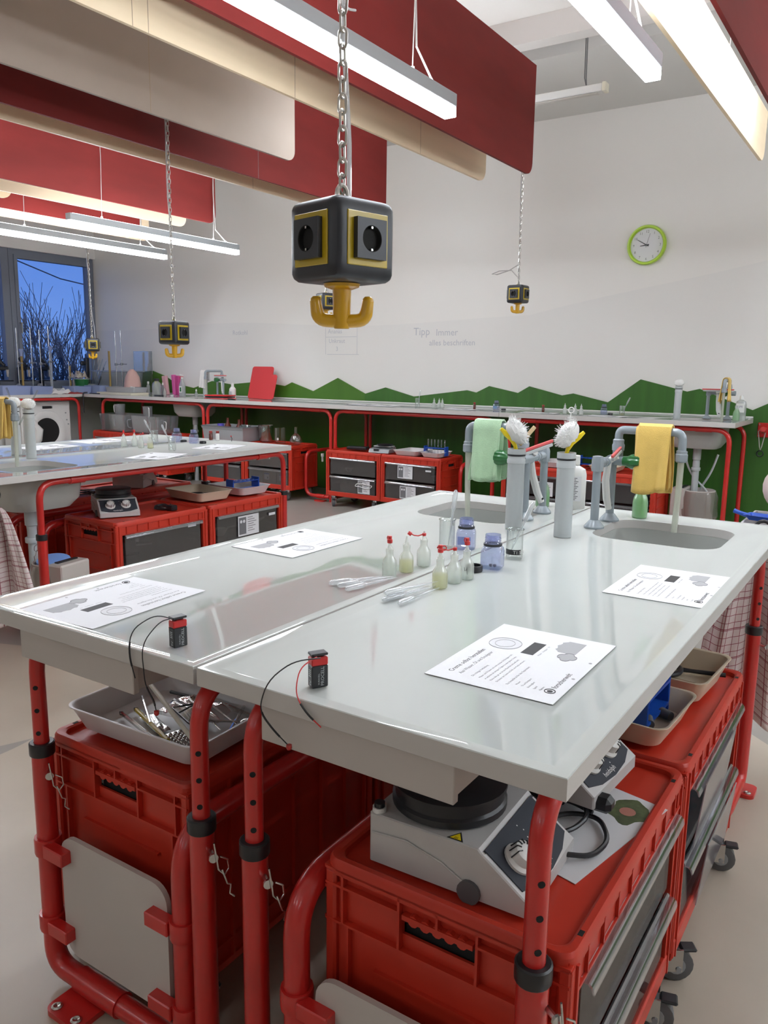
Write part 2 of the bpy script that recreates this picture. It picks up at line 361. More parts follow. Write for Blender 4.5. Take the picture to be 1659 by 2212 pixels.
for i, (x, y, z, lb) in enumerate(LL):
    if i == 0: lamp0.location = (x, y, z); lamp0['label'] = lb
    else: dup(lamp0, (x, y, z), label=lb)
OFF = [(-.765, 2.1, 2.62)] + [(x, y, 2.2) for y in (2.03, 4.455) for x in (1.5, 2.3, 3.9)] + [(-5.0, 2.03, 2.2), (-5.8, 1.95, 2.2), (.05, 4.75, 2.2), (-1.7, -3.0, 2.2), (.5, -3.0, 2.2), (-3.9, -2.6, 2.2)]  # unseen lamps added as fill to brighten walls, floor and front faces
for x, y, z in OFF: dup(lamp0, (x, y, z), label='unseen fill lamp of the same kind added outside the picture')
dup(lamp0, (-2.76, 4.5, 2.67), label='fill lamp added out of sight behind the front pale board, lighting the rear wall')  # unseen lamp added to brighten the rear wall and grey-brown board
for y in (2.5, 4.18): dup(lamp0, (-6.12, y, 2.62), label='fill lamp added out of sight behind the farthest red board near the windows')  # unseen lamps added to brighten the window side of the room
for y, e in ((2.9, 'nearer'), (4.56, 'farther')): dup(lamp0, (-4.4, y, 2.62), label='%s lamp hidden behind the second red board and its pale strip' % e)
def baffle(x, y0, y1, z0, z1, mt, label, seams=(), r=.075):
    t = thing('ceiling_baffle', label, 'ceiling panel', (x, 0, 0), group='hanging ceiling boards')
    a = [(y0, z1), (y0, z0)] + [(y1-r+r*sin(PI/2*i/6), z0+r-r*cos(PI/2*i/6)) for i in range(7)] + [(y1, z1)]
    b = M(); b.prism(a, -.008, .008, Matrix(((0, 0, 1, 0), (1, 0, 0, 0), (0, 1, 0, 0), (0, 0, 0, 1))))
    b.mat(1)
    for s in seams: b.box(.0079, .0084, s-.0012, s+.0012, z0, z1)
    obj('board', b, [mt, TXTG if mt is BRED else CORK], t)
    for y in (y1-1.05, y1-2.6):
        obj('suspension_cable', M().cyl((0, y, z1-.02), (0, y, ZC), .0022, n=6), CABLE, t)
    return t
baffle(-2.10, .2, 4.785, 2.42, 3.04, BRED, 'large dark red board hanging behind the long front lamp')
baffle(-2.42, .2, 4.80, 2.42, 2.76, BIRCH, 'pale birch board hanging just behind the large red board', (2.05, 2.12, 2.93, 4.0))
baffle(-3.14, -.2, 3.80, 2.42, 2.90, TAUPE, 'grey-brown board with rounded corner at upper left', (2.75,), .06)
baffle(-3.60, -.2, 5.46, 2.42, 3.05, BRED, 'red board hanging behind the grey-brown board and the front socket cube', (4.0,))
baffle(-3.83, -.2, 4.95, 2.42, 2.80, BIRCH, 'pale strip of board below the second red board', (4.2,))
baffle(-5.03, .8, 5.06, 2.42, 3.02, BRED, 'red board with rounded corner above the lamp near the window')
baffle(-5.38, .8, 5.06, 2.42, 2.72, BIRCH, 'narrow pale board under the farther red boards')
baffle(-5.60, .8, 3.60, 2.42, 2.75, BIRCH, 'short pale board with rounded end at far left edge')
baffle(-5.95, .8, 5.05, 2.42, 3.0, BRED, 'farthest red board partly hidden by two lamps', (), .02)
baffle(-6.30, .8, 5.45, 2.42, 2.7, BIRCH, 'farthest pale board seen as thin line above the window lamp')
baffle(-.86, .6, 5.12, 2.415, 2.68, BIRCH, 'brightly lit pale board at the top right corner')
baffle(-.672, .6, 4.30, 2.42, 3.0, BRED, 'dark red board cut by the top right corner')
# chain hooks on the edge of the bright board
for k, (y, lb) in enumerate(((3.05, 'upper'), (4.35, 'lower'))):
    m = M()
    for i in range(5): m.tube([V((-.76, y, 2.56+i*.022)) + V((.006*cos(a)*(i % 2), .006*cos(a)*((i+1) % 2), .014*sin(a))) for a in [2*PI*j/10 for j in range(10)]], .0022, 5, True)
    m.cyl((-.76, y, 2.664), (-.76, y, ZC), .0015, n=5)
    single('hanging_hook_chain', m, CHAINM, lb + ' small hook chain hanging beside the bright board top right', 'chain', group='hook chains')
# fluorescent batten near the back of the ceiling and junction box
t = thing('batten_light', 'unlit white batten light hanging near the rear ceiling edge', 'lamp', (-1.83, 5.22, 2.97))
obj('body', M().box(-1.3, 0, -.03, .03, 0, .045, .004), WHITE, t); obj('end_cap', M().box(.0005, .025, -.033, .033, -.004, .05, .003), OFFW, t); obj('tube_strip', M().box(-1.28, -.03, -.02, .02, -.008, -.0005, .002), mat('unlit_diffuser', (.5, .47, .43), .4), t)
for dx in (-.125, -.115): obj('suspension_cable', M().tube([(-.11, 0, .045), (dx, .0, .10), (dx-.003, 0, .33)], .004, 6), mat('dark_cable', (.12, .12, .12), .5), t)
t = thing('ceiling_junction_box', 'grey junction box under the ceiling behind the beam', 'electrical box', (-2.20, 5.33, 3.37)); obj('box', M().box(-.06, .06, -.05, .05, 0, .085, .004), MGREY, t); obj('lid', M().box(-.05, .05, -.045, .045, -.008, -.0005, .003), ALU, t)
for s in (-.03, .04): obj('conduit', M().tube([(s, 0, .02), (s-.1, .0, .01), (s-.16, 0, .05), (s-.2, 0, .088)], .008, 6), MGREY, t)

def socket_cube(chain_len, nl):
    S, b = .064, .016
    t = thing('hanging_socket_cube', 'x', 'power outlet', group='hanging socket cubes')
    m = M()
    # rounded cube: inflate a subdivided box
    n = 10
    def fpt(ax, sg):
        def fn(u, v):
            p = [0, 0, 0]; p[ax] = sg; p[(ax+1) % 3] = (u*2-1); p[(ax+2) % 3] = (v*2-1)*sg
            p = V([sin(c*PI/2) if abs(c) < 1 else c for c in p])*S; q = V([max(-S+b, min(S-b, c)) for c in p]); d = p-q
            return q + (d.normalized()*b if d.length > 1e-9 else d)
        return fn
    for ax in range(3):
        for sg in (-1, 1): m.grid(fpt(ax, sg), n, n)
    obj('body', m, ANTH, t, sharp=60)
    for k in range(4):
        mx = Matrix.Rotation(k*PI/2, 4, 'Z')
        q = M(); q.box(-.0425, .0425, -S-.0022, -S+.002, -.0415, .0415, .001); q = M().add(q, mx); fp = obj('face_plate', q, YEL, t)
        s = M(); a = rr(-.029, .029, -.029, .029, .002, 2); nn = 24
        ring = lambda r, y: [(r*cos(2*PI*j/nn), y, r*sin(2*PI*j/nn)) for j in range(nn)]
        sq = [(.031*max(-1, min(1, 1.42*cos(2*PI*j/nn))), .031*max(-1, min(1, 1.42*sin(2*PI*j/nn)))) for j in range(nn)]
        R0 = s.vs([(x, -S-.0025, z) for x, z in sq]); R1 = s.vs([(x, -S-.012, z) for x, z in sq]); R2 = s.vs(ring(.0205, -S-.012)); R3 = s.vs(ring(.0195, -S-.011)); R4 = s.vs(ring(.019, -S-.0032))
        s.skin([R0, R1, R2]); s.mat(1); s.skin([R2, R3, R4]); s.face(R4)
        s.mat(2)
        for zz in (-.017, .017): s.box(-.0018, .0018, -S-.0118, -S-.004, zz-.0018, zz+.0018)
        s.mat(1)
        for xx in (-.0095, .0095): s.cyl((xx, -S-.0034, 0), (xx, -S-.0030, 0), .0025, n=8)
        obj('socket', M().add(s, mx), [ANTH, HOLE_SHADE, STEEL], fp, sharp=30)
    h = M(); dgl = PI/4*3
    h.lathe([(.031, -S-.001), (.029, -S-.006), (.018, -S-.010)], 20)
    h.lathe([(.0160, -S-.004), (.0150, -S-.04), (.0145, -S-.070), (.0125, -S-.074)], 16)
    for s in (-1, 1):
        pts = fillet([(0, 0, -S-.062), (s*.040, 0, -S-.060), (s*.044, 0, -S-.030)], .024, 6)
        h.tube(pts, [.0115]*(len(pts)-2) + [.0110, .0100], 12); h.ball(pts[-1], .0102, 12)
    obj('hook', h, HOOKY, t, rot=(0, 0, dgl))
    e = M(); e.tube([(.011*cos(a), 0, S+.012+.016*sin(a)) for a in [2*PI*j/12 for j in range(12)]], .004, 8, True); e.mat(1); e.tube([(-.006, .008, S), (.004, .008, S+.01), (.013, .006, S)], .0055, 8); obj('eyelet', e, [CHAINM, YEL], t)
    c = M(); z = S+.030; k = 0; p = .0245
    if nl:
        while z < S+chain_len:
            pts = []
            for j in range(14):
                a = 2*PI*j/14; u = .0075*cos(a); w = .0115*sin(a) + (.0045 if sin(a) > 0 else -.0045)
                pts.append((u, 0, z+w) if k % 2 == 0 else (0, u, z+w))
            c.tube(pts, .0022, 6, True); z += p; k += 1
    obj('chain', c, CHAINM, t, rot=(0, 0, .35))
    w = M(); w.tube([(.03, .018, S-.002), (.028, .016, S+.10), (.012, .01, S+.24), (.004, .008, S+.38), (.006, .010, S+.56), (-.006, .008, S+.66), (-.012, .004, S+.74), (-.013, 0, S+chain_len)], .0042, 8); w.tube([(.0, .004, S+.30), (.018, .004, S+.298), (.03, .004, S+.300)], .002, 6); obj('cable', w, clear('clear_cable', (.9, .9, .9), .25, .1, (.75, .75, .75), .6), t)
    return t
AZ = rad(33)
cube0 = socket_cube(1.83, 1); cube0.scale = (1.06, 1.06, 1.06); cube0.location = (-.875, 1.19, 1.478); cube0.rotation_euler = (0, 0, rad(76)); cube0['label'] = 'large black and yellow socket cube hanging over the front table'
for (x, y, z, r, lb) in ((-3.52, 3.20, 1.44, 96, 'socket cube hanging over the second table, in front of the white wall'), (-2.54, 5.65, 1.81, 88, 'small socket cube below the rightmost chain with a looped cable'), (-4.04, 5.28, 1.78, 66, 'small socket cube half hidden behind the yellow hook of the front cube'), (-6.96, 5.25, 1.45, 58, 'farthest socket cube hanging beside the window corner')):
    q = dup(cube0, (x, y, z), rad(r), lb); q.scale = (1, 1, 1)
single('cable_loop', M().tube([(-2.55, 5.652, 2.02), (-2.62, 5.652, 1.985), (-2.72, 5.652, 1.96), (-2.76, 5.652, 1.965), (-2.70, 5.652, 1.985), (-2.60, 5.652, 1.985), (-2.545, 5.652, 1.93)], .004, 6), CABLE, 'loop of spare cable sticking out beside the rightmost hanging socket cube', 'cable')
# wall clock
t = thing('wall_clock', 'round lime green wall clock showing ten to nine', 'clock', (-1.917, YB-.002, 2.249), rot=(PI/2, 0, 0))
m = M(); m.lathe([(.128, .0), (.152, .0), (.154, .02), (.148, .036), (.136, .036), (.128, .022), (.128, .005)], 40, cap0=False, cap1=False); obj('rim', m, mat('lime_plastic', (.40, .62, .03), .3), t)
m = M(); m.lathe([(.129, .001), (.129, .010)], 40); m.mat(1)
for h in range(12):
    a = PI/2 - 2*PI*(h or 12)/12; s = str(h or 12); sz = .028; w = tw(s)*sz
    m.text(s, sz, Matrix.Translation((.104*cos(a)-w/2, .104*sin(a)-.010, .0105)))
obj('dial', m, [mat('clock_white', (.74, .74, .76), .4), TXTG], t)
def hand(nm, ang, l, w, z, mt=BLACK):
    a = PI/2 - ang; q = M(); q.prism([(-.018, -w/2), (l, -w/4), (l, w/4), (-.018, w/2)], z, z+.002, Matrix.Rotation(a, 4, 'Z')); obj(nm, q, mt, t)
hand('hour_hand', 2*PI*8.78/12, .052, .009, .013); hand('minute_hand', 2*PI*50/60, .086, .007, .016); hand('second_hand', 2*PI*2.6/60, .09, .0025, .019)
# red hook plate on the back wall, right
t = thing('wall_hook', 'red wall hook plate with grey cord at the right edge', 'hook', (-.93, YB-.016, .835))
m = M(); m.box(-.05, .05, -.012, 0, -.055, .055, .004); obj('plate', m, RED, t); m = M()
for x in (-.038, .038):
    for z in (-.042, .042): m.cyl((x, -.0125, z), (x, -.016, z), .006, n=8)
obj('screw', m, STEEL, t); obj('peg', M().tube([(0, -.012, 0), (.0, -.08, .0), (0, -.1, .012)], [.022, .02, .022], 12), RED, t)
obj('cord', M().tube([(-.012, -.06, .024), (-.036, -.06, -.01), (-.02, -.06, -.12), (-.012, -.055, -.15), (-.004, -.06, -.12), (.012, -.06, -.02), (0, -.06, .024)], .004, 6), CABLE, t); obj('keyring', M().tube([(-.012+.022*cos(a), -.055, -.175+.022*sin(a)) for a in [2*PI*j/14 for j in range(14)]], .005, 6, True), BLACK, t)
# ================================================================ LAB TABLES
def tabletop_mesh(hw, hl, sink, th=.03):
    """top with a raised drip rim and (maybe) a rounded sink cut-out; z=0 is the working surface rim height"""
    bm = bmesh.new()
    def loop(pts, z): return [bm.verts.new((x, y, z)) for x, y in pts]
    def rect(o): return [(-hw+o, -hl+o), (hw-o, -hl+o), (hw-o, hl-o), (-hw+o, hl-o)]
    L = [loop(rect(.001), -th), loop(rect(0), -th+.001), loop(rect(0), -.0012), loop(rect(.0012), 0), loop(rect(.020), 0), loop(rect(.030), -.0045)]
    for a, b in zip(L, L[1:]):
        for i in range(4): bm.faces.new((a[i], a[(i+1) % 4], b[(i+1) % 4], b[i]))
    inner = L[-1]; es = [bm.edges.get((inner[i], inner[(i+1) % 4])) for i in range(4)]
    bot = L[0]; eb = [bm.edges.get((bot[i], bot[(i+1) % 4])) for i in range(4)]
    if sink:
        h = loop(rr(*sink, .075, 8), -.0045); h2 = loop(rr(*sink, .075, 8), -th); n = len(h)
        for i in range(n): bm.faces.new((h[i], h2[i], h2[(i+1) % n], h[(i+1) % n]))
        es += [bm.edges.get((h[i], h[(i+1) % n])) for i in range(n)]; eb += [bm.edges.get((h2[i], h2[(i+1) % n])) for i in range(n)]
    bmesh.ops.triangle_fill(bm, use_beauty=True, edges=es); bmesh.ops.triangle_fill(bm, use_beauty=True, edges=eb)
    bmesh.ops.recalc_face_normals(bm, faces=bm.faces)
    m = M(); bm.verts.index_update()
    m.v = [tuple(v.co) for v in bm.verts]
    for f in bm.faces: m.mi = 0 if f.normal.z > .2 else 1; m.face([v.index for v in f.verts])
    bm.free(); return m
def basin_mesh(s, z0=-.0305, d=.15):
    x0, x1, y0, y1 = s; m = M(); R = []
    for o, z in ((-.016, z0), (-.016, z0-.02), (-.012, z0-.02), (.0, z0-d*.8), (.03, z0-d-.012)): R.append(m.vs([(x, y, z) for x, y in rr(x0+o, x1-o, y0+o, y1-o, .075, 8)]))
    m.skin(R); m.face(R[-1]); R2 = []
    for o, z in ((-.016, z0), (.0, z0), (.010, z0-d*.8), (.04, z0-d)): R2.append(m.vs([(x, y, z) for x, y in rr(x0+o, x1-o, y0+o, y1-o, .07, 8)]))
    m.skin(R2); m.face(R2[-1]); return m
def drain_pipe(x, y, z, zb=.03, r=.022):
    m = M(); m.lathe([(.03, z), (.03, z-.09), (.024, z-.095), (r, z-.11), (r, z-.15)], 16, (x, y, 0)); m.lathe([(.031, z-.15), (.033, z-.153), (.033, z-.172), (.031, z-.175)], 16, (x, y, 0)); m.cyl((x, y, z-.15), (x, y, zb), r*.95); return m
def hairpin(sx=1):
    m = M(); m.tube([(0, -.022, 0), (0, .022, 0)], .004, 6); m.cyl((0, -.026, 0), (0, -.022, 0), .008, n=10)
    m.tube([(.0, -.03, .03), (.004*sx, -.03, .0), (.006*sx, -.03, -.018), (.016*sx, -.03, -.03), (.024*sx, -.03, -.02), (.022*sx, -.03, -.004), (.010*sx, -.03, .004)], .0016, 5)
    m.tube([(.012*sx, -.03, -.02), (.02*sx, -.032, -.046), (.026*sx, -.03, -.05), (.024*sx, -.03, -.066), (.032*sx, -.03, -.074)], .0016, 5); return m
RI, RO = .0150, .0210
def leg(par, x, y, ztop, diry, collar=.515, ro_bottom=None, holes=True, run=.16):
    """inner tube that bends over under the top; outer tube, black collar and pin below"""
    m = M(); pts = fillet([(x, y, collar-.06), (x, y, ztop), (x, y+diry*run, ztop)], .085, 7); m.tube(pts, RI, 14)
    if holes:
        m.mat(1)
        for k in range(4):
            z = collar+.035+k*.047
            if z < ztop-.07:
                a = V((.62, -.78*1, 0)); p = V((x, y, z)) + a*(RI-.0008); m.cyl(p, p+a*.0012, .0048, n=10)
    lg = obj('leg', m, [RED, HOLE_SHADE], par)
    m = M(); m.tube(fillet(ro_bottom or [(x, y, collar-.004), (x, y, .0)], .075, 7), RO, 16); obj('outer_tube', m, RED, lg)
    obj('collar', M().lathe([(RO+.0025, -.014), (RO+.0035, -.012), (RO+.0035, .010), (RO+.001, .012), (RI+.0004, .012)], 20, (x, y, collar), cap0=False, cap1=False), BLACK, lg)
    obj('locking_pin', hairpin(), STEEL, lg, loc=(x+RO*.9, y, collar-.045), rot=(0, 0, 1.0)); return lg
def clamp(par, x, y, z, sx):
    m = M(); m.lathe([(RO+.0002, -.018), (RO+.005, -.018), (RO+.006, -.014), (RO+.006, .014), (RO+.005, .018), (RO+.0002, .018)], 18, (x, y, z), cap0=False, cap1=False)
    a, b = sorted((x+sx*.018, x+sx*.078)); m.box(a, b, y-.026, y-.002, z-.014, z+.014, .002); obj('clamp', m, RED, par)
def lab_table(label, loc, rz, hw, hl, H, legs, loopx, sink, drawer, group=None, panel=True):
    """legs: (x, near y) outer, inner; far legs at yf.  z up from the floor"""
    t = thing('lab_table', label, 'table', loc, rz, group)
    tp = obj('tabletop', tabletop_mesh(hw, hl, sink), [WTOP, WEDGE], t, loc=(0, 0, H), sharp=25)
    if sink:
        sk = obj('sink', basin_mesh(sink), SINK, t, loc=(0, 0, H))
        cx, cy = (sink[0]+sink[1])/2, (sink[2]+sink[3])/2
        obj('plughole', M().lathe([(.0, .001), (.028, .001), (.03, .0), (.03, -.004)], 18, cap0=False), STEEL, sk, loc=(cx, cy, -.1795))
        obj('drain_pipe', drain_pipe(cx, cy, H-.19, .0), LGREY, t)
    zt = H-.03-RI-.004
    (xo, yo), (xi, yi), yf = legs
    so = 1 if xo > xi else -1
    # outer leg runs into a foot frame that carries the white side panel
    zb = .034
    leg(t, xo, yo, zt, 1, ro_bottom=[(xo, yo, .511), (xo, yo, zb), (xo-so*.10, yo, zb)])
    leg(t, xi, yi, zt, 1)
    leg(t, xo, yf, zt, -1, ro_bottom=[(xo, yf, .511), (xo, yf, zb), (xo, yf-.10, zb)])
    leg(t, xi, yf, zt, -1)
    for x, y0 in ((xo, yo), (xi, yi)):
        m = M(); m.cyl((x, y0+.15, zt), (x, yf-.15, zt), RI*.98, n=14)
        for yy in (y0+.15, yf-.23): m.lathe([(RI+.001, 0), (RI+.0045, .002), (RI+.0045, .078), (RI+.001, .08)], 14); m.v[-56:] = [(x+a, yy+c, zt+b) for a, b, c in m.v[-56:]]
        m.box(x-.012, x+.012, y0+.17, y0+.21, zt, zt+RI+.0035); m.box(x-.012, x+.012, yf-.21, yf-.17, zt, zt+RI+.0035); obj('rail', m, RED, t)
    m = M(); m.tube(fillet([(xo-so*.09, yo, zb), (loopx, yo, zb), (loopx, yo, .47), (loopx, yf-.28, .47), (loopx, yf-.28, zb), (xo, yf-.28, zb), (xo, yf-.09, zb)], .085, 7), RO, 16)
    m.tube([(xo-so*.085, yo, zb), (xo-so*.21, yo, zb)], RO+.004, 16); ff = obj('foot_frame', m, RED, t)
    for (cx, cy) in ((xo-so*.115, yo-.045), (xo+so*.0, yf-.02)):
        m = M(); m.prism(rr(cx-.05, cx+.05, cy-.03, cy+.05, .018, 5), .0, .012)
        fp = obj('foot_plate', m, RED, t); m = M()
        for s in (-.03, .03): m.lathe([(.011, 0), (.011, .002), (.007, .004), (.003, .002)], 12, (cx+s, cy-.014, .012))
        obj('screw', m, STEEL, fp)
    if panel:
        a, b = sorted((xo-so*.048, loopx+so*.040))
        m = M(); m.prism([(x, z) for x, z in rr(a, b, .085, .345, .038, 6)], 0, .010, Matrix(((1, 0, 0, 0), (0, 0, 1, yo-.004), (0, 1, 0, 0), (0, 0, 0, 1))))
        obj('side_panel', m, PANEL, t)
        for z in (.305, .135): clamp(t, xo, yo, z, -so); clamp(t, loopx, yo, z-.02, so)
    if drawer:
        x0, x1, y0 = drawer; z1 = H-.0345; z0 = z1-.057
        m = M(); m.box(x0+.006, x1-.006, y0+.014, y0+.30, z0+.004, z1, .0); dr = obj('drawer', m, PANEL, t)
        m = M(); m.box(x0, x1, y0, y0+.013, z0, z1-.001, .0015); m.mat(1); m.cyl(((x0*.15+x1*.85), y0-.0005, z1+.012), ((x0*.15+x1*.85), y0+.001, z1+.012), .0018, n=8); obj('drawer_front', m, [PANEL, HOLE_SHADE], dr)
    return t
H = .80
lab_table('front right lab table half with grey drip-edge top and yellow-cloth sink', (-.589, 1.7585, 0), 0, .3015, .9255, H, ((.262, -.8985), (-.211, -.8985), .755), -.126, (-.165, .19, .455, .79), (-.181, .148, -.912), 'white-topped lab tables')
lab_table('front left lab table half with grey top and green-cloth sink', (-1.201, 1.7585, 0), 0, .303, .9255, H, ((-.172, -.888), (.283, -.8985), .755), .2215, (-.149, .206, .455, .79), (-.181, .142, -.912), 'white-topped lab tables')
lab_table('rear left lab table half nearer the camera, with a yellow cloth at its sink', (-3.389, 2.768, 0), PI, .303, .9255, H, ((-.262, -.898), (.211, -.898), .72), .155, (-.175, .18, .42, .77), (-.148, .181, -.912), 'white-topped lab tables', False)
lab_table('rear left lab table half on the far side towards the windows', (-4.0, 2.768, 0), PI, .303, .9255, H, ((.262, -.898), (-.211, -.898), .72), -.165, (-.18, .175, .42, .77), (-.148, .181, -.912), 'white-topped lab tables', False)

# ================================================================ ROLLING CRATES
def caster(par, x, y, a):
    m = M(); m.cyl((0, 0, .088), (0, 0, .0995), .024, n=14); m.cyl((0, 0, .075), (0, 0, .088), .018, n=12)
    m.box(-.022, -.018, -.012, .030, .030, .080); m.box(.018, .022, -.012, .030, .030, .080); m.box(-.022, .022, -.018, .014, .074, .080)
    k = obj('caster', m, [STEEL], par, loc=(x, y, 0), rot=(0, 0, a))
    w = M(); w.tube([(-.013, .022, .036), (-.011, .022, .036), (.011, .022, .036), (.013, .022, .036)], [.030, .0355, .0355, .030], 18); w.mat(1); w.cyl((-.0145, .022, .036), (.0145, .022, .036), .018, n=14); w.cyl((-.024, .022, .036), (.024, .022, .036), .006, n=8)
    obj('wheel', w, [WHEEL, MGREY], k)
    obj('brake', M().box(-.014, .014, .030, .062, .068, .076, .003), BLACK, k)
def crate_body(open_side=True):
    m = M(); X, Y, z0, z1 = .2, .3, .10, .52
    m.box(-X+.008, X-.012, -Y+.008, Y-.008, z0, z0+.012)                      # bottom
    m.box(-X+.006, X-.006, -Y+.006, Y-.006, z1-.016, z1-.012)                 # tray top deck
    m.box(-X+.008, -X+.013, -Y+.008, Y-.008, z0, z1-.014)                     # closed long wall
    # end walls, recessed behind ribs, with a handle slot
    for s in (-1, 1):
        y = s*(Y-.011); a, b = sorted((y, y-s*.005))
        m.box(-X+.008, X-.008, a, b, z0, z1-.105); m.box(-X+.008, -.062, a, b, z1-.105, z1-.014); m.box(.062, X-.008, a, b, z1-.105, z1-.014); m.box(-.062, .062, a, b, z1-.048, z1-.014); m.box(-.062, .062, a, b, z1-.105, z1-.083)
        m.mat(1); a, b = sorted((y-s*.010, y-s*.014)); m.box(-.062, .062, a, b, z1-.09, z1-.045); m.mat(0)
        a, b = sorted((s*Y, s*(Y-.012)))
        for zz in (z1-.020, z1-.046, z1-.108): 
            if zz == z1-.046:
                for c, d in ((-X+.002, -.064), (.064, X-.002)): m.box(c, d, a, b, zz, zz+.004)
            else: m.box(-X+.002, X-.002, a, b, zz, zz+.004)
        for xx in (-.168, -.066, .062, .164): m.box(xx, xx+.004, a, b, z1-.108, z1-.018)
        m.box(-.002, .002, a, b, z1-.046, z1-.018)
        # scalloped grip
        for k in range(5): m.cyl((-.04+k*.02, s*(Y-.012), z1-.050), (-.04+k*.02, s*(Y-.002), z1-.050), .009, n=10)
        m.box(-.058, .058, a, b, z1-.052, z1-.044)
        for xx in (-.158, .154): m.box(xx, xx+.004, a, b, z0+.01, z1-.108)
        m.box(-X+.002, X-.002, a, b, z0, z0+.016)
        a2, b2 = sorted((s*(Y-.004), s*(Y-.012)))
        for zz in (z1-.17, z1-.25): m.box(-.11, .11, a2, b2, zz, zz+.005)
    # closed long wall ribs
    for zz in (z1-.020, z1-.055, z1-.108, z0, z0+.05): m.box(-X, -X+.012, -Y+.002, Y-.002, zz, zz+(.005 if zz > z0 else .014))
    for yy in (-.268, -.19, -.1, -.004, .096, .186, .262): m.box(-X, -X+.012, yy, yy+.006, z0+.01, z1-.018)
    # rim round the top
    R = [m.vs([(x, y, z) for x, y in rr(-X+o, X-o, -Y+o, Y-o, .022, 5)]) for o, z in ((.004, z1-.028), (0, z1-.026), (0, z1-.006), (.003, z1), (.012, z1), (.016, z1-.003), (.017, z1-.013))]
    m.skin(R)
    # corner posts
    for sx in (-1, 1):
        for sy in (-1, 1):
            a, b = sorted((sx*X*.998, sx*(X-.020))); c, d = sorted((sy*Y*.998, sy*(Y-.020)))
            m.box(a, b, c, d, z0, z1-.02, .004)
    # open drawer side: posts, top band with ribs, bottom rail
    for s in (-1, 1):
        a, b = sorted((s*.297, s*.262)); m.box(X-.014, X-.001, a, b, z0, z1-.02)
        a, b = sorted((s*.282, s*.276)); m.box(X-.008, X+.003, a, b, z0, z1-.02)
    m.box(X-.016, X-.004, -.28, .28, z1-.062, z1-.02); m.box(X-.012, X+.001, -.28, .28, z1-.066, z1-.061)
    for k in range(8): yy = -.235+k*.067; m.box(X-.006, X+.001, yy-.002, yy+.002, z1-.064, z1-.02)
    m.box(X-.022, X+.001, -.296, .296, z0, z0+.042, .003); m.box(X-.03, X-.02, -.28, .28, z0, z0+.02)
    m.mat(1)
    for sy in (-1, 1): m.box(X-.012, X-.005, sy*.245-.006, sy*.245+.006, z1-.0003, z1+.0004)
    return m
def slot_rail(s):
    m = M()
    for s in (s,):
        a, b = sorted((s*.270, s*.262)); m.box(-.17, .170, a, b, .145, .40)
        for k in range(9):
            z = .165+k*.034
            m.tube([(.172, s*.258, z), (.16, s*.254, z), (-.15, s*.254, z)], [.006, .009, .009], 8)
    return m
def drawer_mesh(hh):
    m = M(); x1 = .196
    m.box(x1-.003, x1, -.244, .244, 0, hh); m.box(-.16, x1-.003, -.244, -.241, 0, hh*.9); m.box(-.16, x1-.003, .241, .244, 0, hh*.9); m.box(-.16, x1-.003, -.241, .241, 0, .003); m.box(-.16, -.157, -.241, .241, 0, hh*.9)
    return m
def lip_mesh(hh):
    m = M(); x1 = .1965
    m.tube([(x1+.000, -.25, hh), (x1+.000, .25, hh)], .0045, 8); m.prism([(0, 0), (.013, -.001), (.018, -.006), (.020, -.016), (.018, -.017), (.015, -.008), (.010, -.0035), (0, -.003)], -.25, .25, Matrix(((1, 0, 0, x1), (0, 0, 1, 0), (0, 1, 0, hh), (0, 0, 0, 1)))); return m
def crate(label, loc, rz, group='red rolling crates', drawers=(.135, .305), smoky=True):
    t = thing('storage_crate', label, 'crate', loc, rz, group)
    obj('box', crate_body(), [CRATE, HOLE_SHADE], t, sharp=30)
    for s in (-1, 1): obj('slot_rail', slot_rail(s), RAILG, t)
    for z in drawers:
        d = obj('drawer', drawer_mesh(.150), SMOKED if smoky else SMOKE, t, loc=(0, 0, z)); obj('handle_lip', lip_mesh(.150), PLEX, d)
    for x, y, a in ((-.14, -.24, .3), (.172, -.225, -1.0), (-.14, .22, 1.2), (.172, .235, -1.3)): caster(t, x, y, a)
    return t
crateR = crate('open-fronted red crate under the front right table, carrying the big hotplate', (-.489, 1.197, 0), 0, smoky=False)
G = 'red rolling crates'
dup(crateR, (-.487, 1.812, 0), 0, 'red crate under the front right table with two cream trays on top')
dup(crateR, (-1.212, 1.215, 0), PI, 'red crate at lower left with a pale tool tray on top')
dup(crateR, (-1.212, 1.830, 0), PI, 'red crate under the front left table, behind the tool-tray crate')
cr2 = crate('red crate under the rear left table carrying a hotplate', (-3.305, 2.72, 0), 0)
dup(cr2, (-3.305, 3.335, 0), 0, 'red crate under the rear left table carrying a cream tray and a blue rack')
dup(cr2, (-4.07, 2.72, 0), PI, 'dark red crate under the far rear table half with cables on top')
dup(cr2, (-4.07, 3.33, 0), PI, 'dark red crate under the far rear table half at its window end')
BX = -PI/2
for x, lb in ((-4.16, 'red crate under the wall counter with black gadgets and a silver scale on top'), (-3.555, 'red crate under the wall counter with a white tray and blue rack on top'), (-5.165, 'red crate under the wall counter with two cardboard boxes inside and a flask on top'), (-5.775, 'red crate under the wall counter with yellow things inside and a grey tub on top'), (-2.40, 'red crate under the right wall counter, left of the pair'), (-1.785, 'red crate under the right wall counter beside the white bin')):
    dup(cr2, (x, 6.025, 0), BX, lb)
